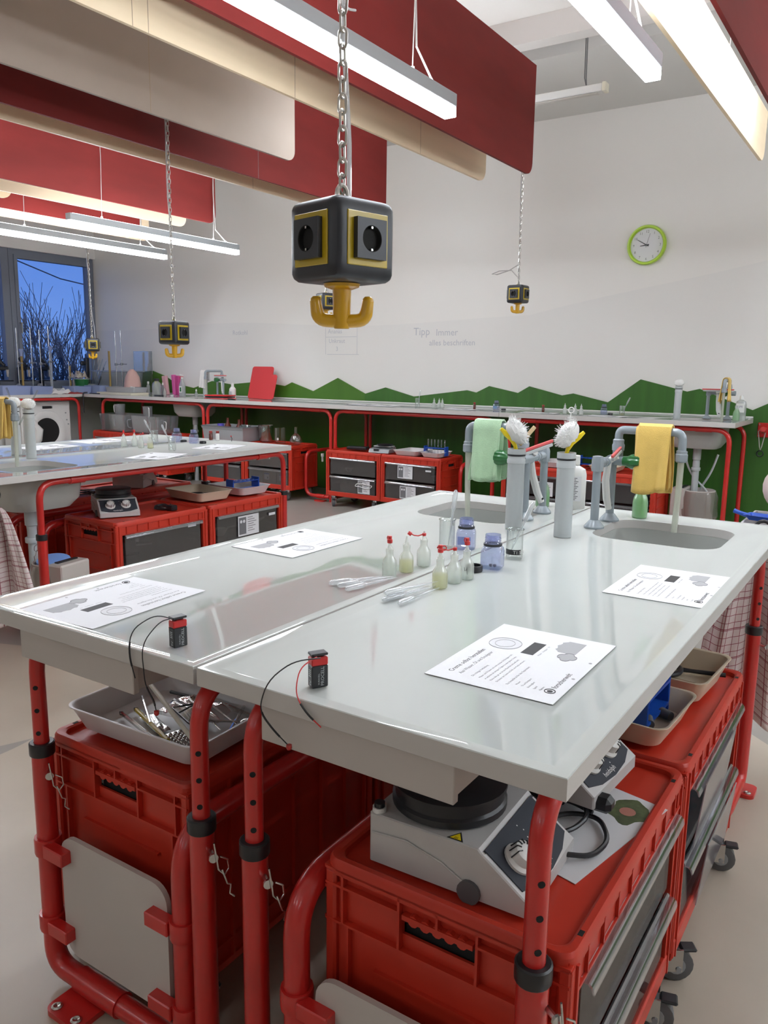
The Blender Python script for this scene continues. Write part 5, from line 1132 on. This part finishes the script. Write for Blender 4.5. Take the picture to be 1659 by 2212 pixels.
P_ = [(.018, 0), (.019, .003), (.018, .040), (.009, .055), (.008, .062)]
t = thing('small_bottle', 'small white bottle beside the grey tube on the wall counter', 'bottle', (-6.64, 6.33, CS)); obj('body', M().lathe(P_, 16), MILKB, t); obj('cap', M().lathe([(.0095, .0625), (.0095, .076), (.004, .088)], 12), WHITE, t)
t = thing('white_bottle', 'white pump bottle between wall tap and red boards', 'bottle', (-6.16, 6.40, CS)); obj('body', M().lathe([(.034, 0), (.036, .004), (.036, .10), (.02, .122), (.014, .126)], 20), WHITE, t); obj('cap', M().lathe([(.016, .127), (.016, .152), (.010, .165)], 14), WHITE, t); obj('label', M().box(-.02, .02, -.0375, -.0365, .03, .075), LGREY, t)
dup(bh, (-6.50, 6.33, CS), 0, 'grey tube with white rag on the wall counter near the red boards')
dup(tapR, (-6.36, 6.42, CS), rad(250), 'grey tap behind the white rag on the wall counter')
cloth('white rag draped over the tube and tap on the wall counter', (-6.50, 6.33, CS+.262), .25, CLOTHW, .085, .16, .08, .029, 12)
dup(sq, (-6.30, 6.36, CS+.235), label='red-bladed squeegee on the wall tap near the red boards', rot=(0, 0, rad(15)))
for k, (x0, w, h, y, lb) in enumerate(((-5.985, .30, .345, 6.53, 'taller red cutting board leaning on the wall counter'), (-5.83, .235, .262, 6.50, 'shorter red cutting board leaning in front of the taller one'))):
    m = M(); m.prism(rr(-w/2, w/2, 0, h, .028, 5), -.004, .004, Matrix(((1, .10, 0, 0), (0, 0, 1, 0), (0, 1, 0, 0), (0, 0, 0, 1)))); single('cutting_board', m, mat('cutting_board_red_%d' % k, (.60, .045, .05), .45), lb, 'cutting board', (x0+w/2-.08, y, CS+.001), (rad(-10), 0, 0), 'red cutting boards')
for k, (z, mt, w, lb) in enumerate(((.0, SQRED, .30, 'red tray lowest of the stack in front of the red boards'), (.014, BLACK, .26, 'dark notebook in the middle of the stack by the red boards'), (.030, REDCAP, .27, 'orange-red folder on top of the stack by the red boards'))):
    single('folder', M().box(-w/2, w/2, -.09, .09, .0005, .013 if k else .012, .002), mt, lb, 'folder', (-6.13, 6.18, CS+z), (0, 0, rad(6*k-4)), 'stack of folders')
single('pliers', M().tube([(0, 0, .004), (.05, .01, .005), (.11, -.004, .004)], [.006, .009, .004], 6), BLACK, 'black pliers lying right of the folder stack', 'pliers', (-5.96, 6.12, CS+.001))
beaker('small glass with standing pipette left of the three tiny wall counter bottles', (-3.80, 6.34, CS), grp='glasses on the wall counter'); pipette('pipette in the glass left of the tiny wall counter bottles', (-3.797, 6.34, CS+.005), (0, rad(9), .3), 'pipettes on the wall counter')
GB = 'tiny bottles on the wall counter'
for lb, x, y in (('tiny white bottle, left of the three on the wall counter', -3.62, 6.33), ('tiny white bottle, middle of the three on the wall counter', -3.573, 6.34), ('tiny white bottle, right of the three on the wall counter', -3.535, 6.33), ('tiny white bottle standing alone on the right wall counter', -2.362, 6.26), ('tiny white bottle, left of the pair on the right wall counter', -2.272, 6.25), ('tiny white bottle, right of the pair on the right wall counter', -2.222, 6.25)): dropper_bottle(lb, (x, y, CS), .02, None, 0, False, GB)
vial('dark capped vial on the wall counter left of the blue jar', (-3.213, 6.33, CS), AMBER); vial('dark capped vial on the right wall counter, left of the tiny bottles', (-2.585, 6.35, CS), AMBER)
BJ = mat('blue_jar_dense', (.16, .26, .42), .3)
j3 = jar('blue square jar on the wall counter just left of the joint', (-3.013, 6.35, CS), .1, BJ, 'blue jars on the wall counter'); jar('pale blue jar on the right wall counter beside a black lid', (-2.08, 6.38, CS), .2, None, 'blue jars on the wall counter')
dup(ld, (-2.95, 6.36, CS), label='black lid beside the blue jar left of the joint'); dup(ld, (-2.025, 6.37, CS), label='black lid beside the pale blue jar on the right counter')
beaker('glass with yellow liquid and leaning pipette on the right wall counter', (-1.922, 6.34, CS), grp='glasses on the wall counter'); single('yellow_liquid', M().lathe([(.018, .004), (.0195, .006), (.0195, .016), (.0, .016)], 16, cap1=False), OILY, 'pool of yellow liquid in the glass on the right wall counter', 'liquid', (-1.922, 6.34, CS+.001)); pipette('pipette leaning right in the glass of yellow liquid', (-1.927, 6.34, CS+.006), (0, rad(24), .4), 'pipettes on the wall counter')
dup(bh, (-1.47, 6.20, CS), 0, 'grey tube with white pom-pom brush on the right wall counter'); dup(rb, (-1.47, 6.20, CS+.248), 0, 'round white brush head on the right wall counter tube')
tw_ = dup(tapR, (-1.235, 6.44, CS), rad(-90), 'grey tap with yellow cloth on the right wall counter')
folded('yellow cloth over the wall tap at the right end of the counter', (-1.165, 6.33, CS+.288), rad(-90), CLOTHY, .085, .15, .15, .0135, 21)
t = dup(sq, (-1.235, 6.40, CS+.215), label='wide red squeegee laid across the wall tap at the right end', rot=(0, 0, 0)); t.scale = (1.5, 1, 1)
t = thing('white_bottle', 'white soap bottle with printed label at the right counter end', 'bottle', (-1.06, 6.36, CS)); m = M(); R = [m.vs([(x, y, z) for x, y in rr(-a, a, -b, b, min(a, b)*.8, 5)]) for a, b, z in ((.035, .024, 0), (.037, .026, .004), (.037, .026, .115), (.03, .02, .14), (.012, .011, .15))]; m.skin(R); m.face(R[0]); m.face(R[-1]); obj('bottle', m, FROST, t); obj('cap', M().lathe([(.014, .151), (.014, .172), (.008, .185)], 14), WHITE, t)
m = M(); m.box(-.028, .028, -.0275, -.0265, .06, .125); m.mat(1); m.text('SEIFE', .020, Matrix.Translation((-.027, -.0278, .095)) @ Matrix.Rotation(PI/2, 4, 'X')); obj('label', m, [WHITE, mat('label_violet', (.12, .08, .2), .5)], t)
dup(so, (-1.075, 6.29, CS), label='small green soap bottle in front of the white one at the counter end')
# things on the crates below the counter
ZK = .5085+.012
t = thing('storage_tub', 'grey tub full of glassware on the crates below the wall counter', 'tub', (-5.79, 6.00, ZK)); obj('tub', taper(M(), .27, .135, .285, .15, .145), MGREY, t); obj('rim', taper(M(), .286, .151, .292, .157, .022), MGREY, t, loc=(0, 0, .115))
def brown(label, loc, h): single('brown_bottle', M().lathe([(.032, 0), (.034, .004), (.034, h*.6), (.014, h*.8), (.014, h)], 18), AMBER, label, 'bottle', loc, group='brown bottles in the grey tub')
brown('brown bottle standing left in the grey tub', (-5.88, 6.03, ZK+.006), .21); brown('brown bottle standing right in the grey tub', (-5.74, 6.05, ZK+.006), .20)
single('purple_cup', M().lathe([(.03, 0), (.036, .07), (.034, .07), (.028, .004)], 18), mat('purple_plastic', (.10, .08, .42), .4), 'purple cup in the grey tub at its left end', 'cup', (-6.0, 6.05, ZK+.08)) 
single('glass_bowl', M().lathe([(.03, 0), (.06, .03), (.062, .05), (.058, .05), (.028, .004)], 20), GLASSR, 'glass bowl at the right end of the grey tub', 'bowl', (-5.63, 6.02, ZK+.10))
def jug(label, loc, h=.16, r=.06, mt=None, grp='clear measuring jugs', rz=0):
    t = thing('measuring_jug', label, 'jug', loc, rz, grp); mt = mt or JUGM; obj('body', M().lathe([(r*.82, 0), (r*.86, .004), (r, h*.97), (r*1.06, h), (r*1.0, h*.985), (r*.83, .006)], 24, cap1=False), mt, t); m = M(); m.tube(fillet([(-r*.95, 0, h*.9), (-r*1.75, 0, h*.88), (-r*1.6, 0, h*.28), (-r*.9, 0, h*.22)], .03, 5), .005, 8); obj('handle', m, WHITE, t); return t
jug('clear jug lying at the right end of the grey tub', (-5.43, 6.10, ZK), .16, .075, GLASSR, 'glassware on the flask crate')
single('glass_cylinder', M().lathe([(.05, 0), (.055, .004), (.055, .15), (.052, .15), (.052, .006)], 24), GLASS, 'upturned glass with white dot on the flask crate', 'glass', (-5.17, 6.02, ZK)); single('white_dot', M().cyl((-5.15, 5.962, ZK+.045), (-5.15, 5.960, ZK+.045), .012, n=14), WHITE, 'white round sticker on the upturned glass', 'sticker')
single('glass_flask', M().lathe([(.03, 0), (.06, .02), (.062, .045), (.045, .08), (.016, .105), (.014, .165), (.017, .168)], 24, cap1=False), GLASSR, 'round glass flask standing at the right of the flask crate', 'flask', (-4.97, 6.02, ZK))
for x, z, h, lb in ((-5.23, .315, .135, 'cardboard box in the upper drawer of the flask crate'), (-5.24, .142, .125, 'cardboard box at left in the lower drawer of the flask crate'), (-5.05, .142, .125, 'cardboard box at right in the lower drawer of the flask crate')):
    t = thing('cardboard_box', lb, 'box', (x+.07, 5.90, z), 0, 'cardboard boxes in the crate drawers'); obj('box', M().box(-.12 if z > .2 else -.088, .12 if z > .2 else .088, -.05, .07, 0, h, .001), CORK, t)
    if z < .2: q = M(); q.box(-.06, .0, -.0515, -.0503, .035, .10); q.mat(1); q.box(-.06, .0, -.0519, -.0514, .085, .098); q.mat(2); q.box(-.025, -.008, -.0519, -.0514, .045, .062); obj('label', q, [PAPER, BLUE, TXTG], t)
for k, (x, lb, s) in enumerate(((-5.80, 'yellow rubber glove bundle in the crate drawer', (1.6, .8, .6)), (-5.66, 'yellow ball in the crate drawer beside the gloves', (.8, .8, .8)))): single('yellow_item', M().ball((0, 0, .06), .055, 16, s), mat('soft_yellow_%d' % k, (.55, .50, .05), .5), lb, 'sponge', (x+.1, 5.93, .315), group='yellow things in the drawer')
for k, (p, r, lb) in enumerate((((-4.27, 5.93, .32), .035, 'white ball in the upper drawer below the black gadgets'), ((-3.35, 5.93, .315), .045, 'white bowl in the drawer below the blue rack'), ((-3.20, 3.2, .32), .04, 'white bowl in the drawer of the blue-rack crate'))): single('white_bowl', M().lathe([(r*.5, 0), (r, r*.7), (r*1.1, r*.95), (r, r*.9), (r*.4, .004)], 18, cap1=False), WHITE, lb, 'bowl', p, group='white bowls in crate drawers')
box_open('white plastic box in the lower drawer below the silver scale', (-4.24, 5.93, .142), .20, .12, .075, MILKB)
for k, (x, y, z, lb) in enumerate(((-3.20, 2.62, .315, 'dark utensils in the upper drawer of the rear hotplate crate'), (-3.2, 3.45, .315, 'dark utensils in the upper drawer of the blue-rack crate'), (-.40, 1.1, .315, 'dark tools in the upper drawer of the nearest crate'), (-.40, 1.3, .142, 'dark tools in the lower drawer of the nearest crate'), (-.40, 1.85, .315, 'dark tools in the upper drawer of the cream-tray crate'))):
    R = random.Random(40+k); m = M()
    for i in range(7): a = R.uniform(0, PI); p = V((R.uniform(-.06, .06), R.uniform(-.12, .12), .014+.01*i)); d = V((cos(a)*.3, sin(a), R.uniform(-.1, .1)))*.08; m.mat(i % 3); m.tube([p-d, p+d], [.010, .006], 8)
    single('tool_jumble', m, [BLACK, STEEL, MGREY], lb, 'tools', (x, y, z+.014))
# kitchen scale and gadgets
t = thing('kitchen_scale', 'silver scale with dark display on the wall counter crate', 'scale', (-3.93, 5.96, ZK), .1); m = M(); m.prism([(-.075, 0), (-.055, .03), (.075, .045), (.08, 0)], -.10, .10, Matrix(((0, 0, 1, 0), (1, 0, 0, 0), (0, 1, 0, 0), (0, 0, 0, 1)))); obj('body', m, ALU, t); obj('pan', M().box(-.085, .085, -.01, .09, .046, .056, .004), LGREY, t); obj('display', M().box(-.05, .0, -.069, -.060, .016, .031), BLACK, t)
single('black_gadget', M().box(-.10, .10, -.045, .045, 0, .03, .008), BLACK, 'black gadget lying left of the silver scale', 'gadget', (-4.22, 6.0, ZK), (0, 0, .2)); single('black_pan', M().lathe([(.06, 0), (.075, .012), (.072, .012), (.0, .004)], 20, cap1=False), BLACK, 'flat black dish lying on top of the silver scale', 'dish', (-3.92, 5.99, ZK+.057))
# jugs on the corner crates
box_open('clear box around the left measuring jugs below the corner counter', (-7.52, 6.03, ZK), .44, .30, .19, JUGM, 'clear boxes with jugs'); box_open('clear box around the right measuring jugs below the corner counter', (-6.98, 6.03, ZK), .44, .30, .19, JUGM, 'clear boxes with jugs')
for lb, x, y, z, h, r, a in (('upper jug with white handle at left of the corner shelf', -7.50, 5.98, ZK+.17, .13, .06, 0), ('lower jug with white handle at left of the corner shelf', -7.50, 5.98, ZK+.006, .15, .062, 0), ('narrow tapered jug in the middle of the corner shelf', -7.06, 6.0, ZK+.14, .15, .055, 2.6), ('tall jug under the narrow one on the corner shelf', -7.05, 6.0, ZK+.006, .13, .06, 2.6), ('white-handled jug at right of the corner shelf', -6.84, 5.98, ZK+.006, .145, .055, PI), ('clear jug in the back of the corner shelf', -7.32, 6.05, ZK+.006, .14, .055, 1.0)): jug(lb, (x, y, z), h, r, JUGM, 'clear measuring jugs on the corner crates', a)
# pink sack and blue dustpan at the right picture edge
box_open('pale grey box standing behind the table end at the right edge', (-.45, 4.22, 0), .34, .40, .57, LILAC)
m = M().ball((0, 0, .0), .5, 26, (.30, .34, .26)); R = random.Random(3); m.v = [(x*(1+.05*sin(9*z+4*y)), y*(1+.04*sin(11*x)), z) for x, y, z in m.v]; single('laundry_bag', m, mat('pink_white_fabric', (.62, .50, .49), .85), 'pale pink fabric bundle on the box at the right edge', 'bag', (-.44, 4.34, .703))
t = thing('dustpan', 'blue plastic dustpan at the right edge behind the table', 'dustpan', (-.53, 4.10, .575), rad(-12)); obj('pan', taper(M(), .07, .03, .085, .045, .025), BLUE, t); m = M(); m.tube([(-.07, 0, .012), (-.12, 0, .022), (-.15, 0, .03)], [.012, .010, .011], 10); obj('handle', m, BLUE, t)
# ================================================================ WINDOW COUNTER CLUTTER
GS = 'lab stands on the window counter'
def stand(label, x, y, h, tall=True):
    t = thing('lab_stand', label, 'lab stand', (x, y, CS), 0, GS); obj('base', M().box(-.06, .06, -.05, .05, 0, .012, .002), MGREY, t); obj('rod', M().cyl((0, .02, .012), (0, .02, h), .006, n=10), STEEL, t)
    m = M(); m.box(-.012, .012, .005, .035, h*.45, h*.45+.03, .003); m.cyl((.01, .02, h*.45+.015), (.09, .02, h*.45+.015), .005, n=8); obj('boss_clamp', m, ALU, t); return t
for x, y, h, lb in ((-8.45, 5.358, .73, 'tall steel lab stand leftmost in front of the window'), (-8.42, 5.51, .74, 'tall steel lab stand before the dark mullion'), (-8.45, 5.64, .72, 'tall steel lab stand second right of the mullion'), (-8.47, 5.77, .77, 'tallest steel lab stand in the middle of the large pane'), (-8.40, 5.97, .37, 'short steel lab stand right of the tall ones'), (-8.02, 6.35, .73, 'tall thin rod stand left of the pink bag'), (-7.93, 6.36, .74, 'tall thin rod stand touching the pink bag')): stand(lb, x, y, h)
def column(label, x, y, h, mt, top=None):
    t = thing('glass_column', label, 'glass tube', (x, y, CS), 0, 'filled glass columns'); obj('foot', M().lathe([(.04, 0), (.042, .004), (.02, .012)], 18), LGREY, t); obj('tube', M().cyl((0, 0, .012), (0, 0, h), .013, n=14), mt, t)
    if top: obj('funnel', M().lathe([(.012, h), (.014, h+.03), (.032, h+.08), (.030, h+.08), (.010, h+.03)], 16, cap0=False, cap1=False), top, t)
TAN = mat('amber_liquid_column', (.30, .20, .06), .2)
column('amber column with frosted funnel before the window mullion', -8.46, 5.43, .42, TAN, FROSTB); column('pale column with frosted funnel in the middle of the pane', -8.46, 5.80, .46, FROST, FROSTB); column('amber column right of the short stand', -8.44, 6.03, .32, TAN); column('amber column in the corner beside the clear tubes', -8.13, 6.36, .50, TAN)
def microscope(label, x, y, a, s=1.0):
    t = thing('microscope', label, 'microscope', (x, y, CS), a, 'dark microscopes by the window'); m = M(); m.box(-.07, .07, -.11, .10, 0, .04, .01); m.box(-.025, .025, .04, .09, .04, .30, .01); m.box(-.022, .022, -.06, .06, .26, .31, .01); obj('body', m, BLACK, t); obj('stage', M().box(-.07, .07, -.09, .045, .14, .155, .003), BLACK, t)
    m = M(); m.cyl((0, -.05, .19), (0, -.05, .27), .018, .024); obj('objective', m, STEEL, t); m = M(); m.cyl((0, -.02, .31), (0, .06, .40), .022, .018); obj('eyepiece', m, BLACK, t); m = M()
    for s_ in (-1, 1): m.cyl((s_*.025, .065, .09), (s_*.05, .065, .09), .022)
    obj('focus_knob', m, MGREY, t)
microscope('dark microscope at the left part of the window', -8.58, 5.27, 2.3); microscope('dark microscope before the right edge of the mullion', -8.60, 5.55, 2.0); microscope('dark microscope in the middle of the large pane', -8.60, 5.82, 1.9); microscope('dark microscope cut by the left picture edge', -8.58, 5.02, 2.2)
FB = 'frosted boxes on the window counter'
box_open('frosted blue box at the left end of the window counter', (-8.25, 5.14, CS), .26, .34, .10, FROSTB, FB); box_open('second frosted blue box right of the first', (-8.27, 5.47, CS), .24, .26, .09, FROSTB, FB); box_open('blue-tinted open box right of the crumpled cloth', (-8.28, 6.00, CS), .24, .24, .085, FROSTB, FB)
single('crumpled_cloth', crumple(.22, .30, .085, 21), CLOTHW, 'crumpled pale rag on the window counter between the boxes', 'cloth', (-8.25, 5.72, CS)); single('red_cloth', crumple(.14, .22, .035, 9), mat('dark_red_cloth', (.25, .03, .03), .9), 'dark red cloth peeking out under the pale rag', 'cloth', (-8.17, 5.86, CS))
t = thing('green_pot', 'glossy dark green pot in the window corner', 'pot', (-8.44, 6.19, CS)); obj('body', M().lathe([(.05, 0), (.065, .01), (.085, .13), (.088, .165), (.080, .165), (.06, .02)], 24, cap1=False), GREENK, t); obj('rim', M().tube([(.086*cos(a), .086*sin(a), .166) for a in [2*PI*j/24 for j in range(24)]], .004, 6, True), WHITE, t)
single('black_cable', M().tube(fillet([(-8.42, 6.50, CS+.30), (-8.36, 6.42, CS+.22), (-8.33, 6.34, CS+.08), (-8.30, 6.20, CS+.012), (-8.13, 6.01, CS+.016), (-8.082, 5.935, CS+.014), (-8.078, 5.93, CS-.06), (-8.078, 5.93, .70)], .07, 5), .008, 8), BLACK, 'black cable hanging over the counter corner', 'cable')
t = thing('glue_gun', 'dark tool standing below the farthest socket cube', 'tool', (-8.56, 6.36, CS)); obj('body', M().box(-.03, .03, -.025, .025, 0, .42, .01), BLACK, t); obj('grip', M().box(-.025, .025, -.09, -.026, .33, .38, .01), BLACK, t)
single('paper_bag', crumple(.16, .16, .12, 14), mat('beige_bag', (.45, .40, .34), .8), 'beige crumpled bag behind the glass tubes in the window corner', 'bag', (-8.53, 6.22, CS+.17)); single('bag_base', M().box(-.07, .07, -.07, .07, 0, .168, .01), CREAM, 'pale box under the beige bag in the window corner', 'box', (-8.53, 6.24, CS))
t = thing('storage_box', 'large clear storage box with lid in the corner', 'box', (-8.20, 6.53, CS)); obj('box', taper(M(), .28, .12, .31, .13, .25), FROST, t); obj('lid', M().box(-.33, .33, -.14, .14, .252, .268, .004), FROST, t)
for k, (x, a, l) in enumerate(((-8.40, 4, .36), (-8.375, 10, .38), (-8.36, 18, .40), (-8.345, 22, .42), (-8.33, 28, .42), (-8.39, 2, .33))): single('glass_tube', M().cyl((0, 0, 0), (0, 0, l), .006, n=8), GLASSR, 'clear glass tube in the fan of tubes beside the window', 'tube', (x, 6.27, CS+.016), (0, rad(a), .3), 'fan of glass tubes by the window')
box_open('clear tub holding the foot of the glass tube fan', (-8.37, 6.27, CS), .12, .10, .11, FROST)
box_open('frosted box in front of the amber corner column', (-8.17, 6.19, CS), .30, .13, .095, FROSTB, FB); box_open('clear box with small glasses right of the corner', (-7.72, 6.26, CS+.027), .52, .20, .06, FROST, FB); single('white_board', M().box(-.30, .30, -.13, .13, 0, .025, .002), OFFW, 'cream flat board under the clear box right of the corner', 'board', (-7.74, 6.22, CS))
single('green_film', crumple(.16, .14, .05, 6), mat('light_green_film', (.30, .55, .18), .5), 'light green film lying in the counter corner', 'film', (-8.30, 6.09, CS))
single('pink_bag', (lambda m: (m.lathe([(.09, 0), (.105, .03), (.10, .12), (.08, .20), (.05, .26), (.02, .29)], 18), setattr(m, 'v', [(x*(1+.10*sin(7*z*9+5*y*9)), y, z) for x, y, z in m.v]), m)[2])(M()), mat('pale_pink', (.62, .40, .36), .8), 'pale pink bag standing behind the thin rods', 'bag', (-7.80, 6.42, CS))
t = thing('clear_screen', 'upright clear acrylic screen in the wall corner', 'screen', (-7.84, 6.62, CS)); obj('sheet', M().box(-.16, .16, -.003, .003, .012, .50), GLASS, t); m = M()
for a, b, c, d in ((-.163, -.157, .012, .503), (.157, .163, .012, .503), (-.163, .163, .497, .503)): m.box(a, b, -.005, .005, c, d)
obj('edge', m, GLASSR, t); obj('foot', M().box(-.16, .16, -.04, .04, 0, .0115, .002), LGREY, t)
for k, (x, y, h, r, mt, cp, lb) in enumerate(((-7.62, 6.50, .15, .022, FROST, WHITE, 'small clear bottle behind the white corner box'), (-7.56, 6.55, .13, .018, mat('ink_dark', (.05, .06, .08), .3), BLACK, 'small dark bottle left of the yellow-capped one'), (-7.51, 6.52, .16, .020, mat('bottle_dark_green', (.04, .08, .06), .3), BYEL, 'small bottle with yellow cap behind the corner box'), (-7.45, 6.55, .12, .022, mat('bottle_blue', (.03, .05, .35), .3), BLACK, 'small blue bottle with black cap behind the corner box'), (-7.40, 6.53, .14, .020, mat('bottle_grey', (.2, .2, .22), .3), WHITE, 'small grey bottle beside the pink packets'), (-7.68, 6.30, .06, .028, FROST, WHITE, 'little clear cup in the clear box, left one'), (-7.60, 6.27, .055, .028, FROST, WHITE, 'little clear cup in the clear box, right one'))):
    t = thing('small_bottle', lb, 'bottle', (x, y, CS+(.032 if k > 4 else 0)), 0, 'small bottles behind the corner box'); obj('body', M().lathe([(r*.95, 0), (r, .003), (r, h*.62), (r*.5, h*.78), (r*.5, h*.8)], 14), mt, t); obj('cap', M().lathe([(r*.55, h*.805), (r*.55, h), (r*.3, h)], 12), cp, t)
for k, (x, y, h, w, c, lb) in enumerate(((-7.37, 6.56, .22, .07, (.62, .35, .38), 'pale pink packet behind the large white bottle'), (-7.24, 6.57, .235, .05, (.60, .10, .32), 'magenta packet left of the other right of the white bottle'), (-7.185, 6.575, .225, .045, (.50, .05, .22), 'dark pink packet rightmost behind the white bottle'))): single('packet', M().box(-w/2, w/2, -.02, .02, 0, h, .006), mat('packet_pink_%d' % k, c, .5), lb, 'packet', (x, y, CS), (rad(4), rad(3*k-3), 0), 'pink packets')
single('small_bottle', M().lathe([(.016, 0), (.018, .003), (.018, .05), (.008, .07), (.008, .085)], 14), MILKB, 'little clear bottle right of the large white bottle', 'bottle', (-7.18, 6.36, CS)); single('black_strip', M().box(-.06, .06, -.02, .02, .0005, .012, .003), BLACK, 'black strip lying right of the large white bottle', 'strip', (-7.12, 6.22, CS)); single('white_dish', M().lathe([(.018, 0), (.025, .016), (.023, .016), (.0, .005)], 16, cap1=False), WHITE, 'tiny white dish between the bottles on the corner counter', 'dish', (-7.03, 6.33, CS)); single('black_strip', M().box(-.08, .08, -.015, .015, .0005, .010, .003), BLACK, 'black strip lying in front of the frosted corner box', 'strip', (-8.05, 6.07, CS))
# ================================================================ LIGHT, CAMERA
w = bpy.data.worlds.new('evening_sky'); bpy.context.scene.world = w; w.use_nodes = True; nt = w.node_tree; bg = nt.nodes['Background']
tc = nt.nodes.new('ShaderNodeTexCoord'); s = nt.nodes.new('ShaderNodeSeparateXYZ'); cr_ = nt.nodes.new('ShaderNodeValToRGB'); nt.links.new(tc.outputs['Generated'], s.inputs[0]); nt.links.new(s.outputs[2], cr_.inputs[0]); nt.links.new(cr_.outputs[0], bg.inputs[0])
cr_.color_ramp.elements[0].position = 0; cr_.color_ramp.elements[0].color = (.20, .40, .95, 1); cr_.color_ramp.elements[1].position = .22; cr_.color_ramp.elements[1].color = (.065, .21, .80, 1); bg.inputs[1].default_value = .62
sc = bpy.context.scene
f, yaw, pitch, roll = 1731.262, rad(33.20689), rad(10.21067), rad(.76526)
fw = V((-sin(yaw)*cos(pitch), cos(yaw)*cos(pitch), -sin(pitch))); r0 = V((cos(yaw), sin(yaw), 0)); u0 = r0.cross(fw)
r_ = r0*cos(roll)+u0*sin(roll); u_ = r_.cross(fw)
cam = bpy.data.cameras.new('camera'); co = bpy.data.objects.new('camera', cam); C.objects.link(co)
co.matrix_world = Matrix(((r_.x, u_.x, -fw.x, 0), (r_.y, u_.y, -fw.y, 0), (r_.z, u_.z, -fw.z, 1.26383), (0, 0, 0, 1)))
cam.sensor_fit = 'VERTICAL'; cam.sensor_height = 36; cam.lens = 36*f/2212; cam.clip_start = .02; sc.camera = co
sc.view_settings.view_transform = 'Standard'; sc.view_settings.look = 'None'; sc.view_settings.gamma = 1; sc.view_settings.exposure = .62
sc.view_settings.use_curve_mapping = False
sc.cycles.max_bounces = 10; sc.cycles.diffuse_bounces = 5; sc.cycles.transparent_max_bounces = 24; sc.cycles.glossy_bounces = 4; sc.cycles.caustics_reflective = False; sc.cycles.caustics_refractive = False; sc.cycles.sample_clamp_indirect = 4
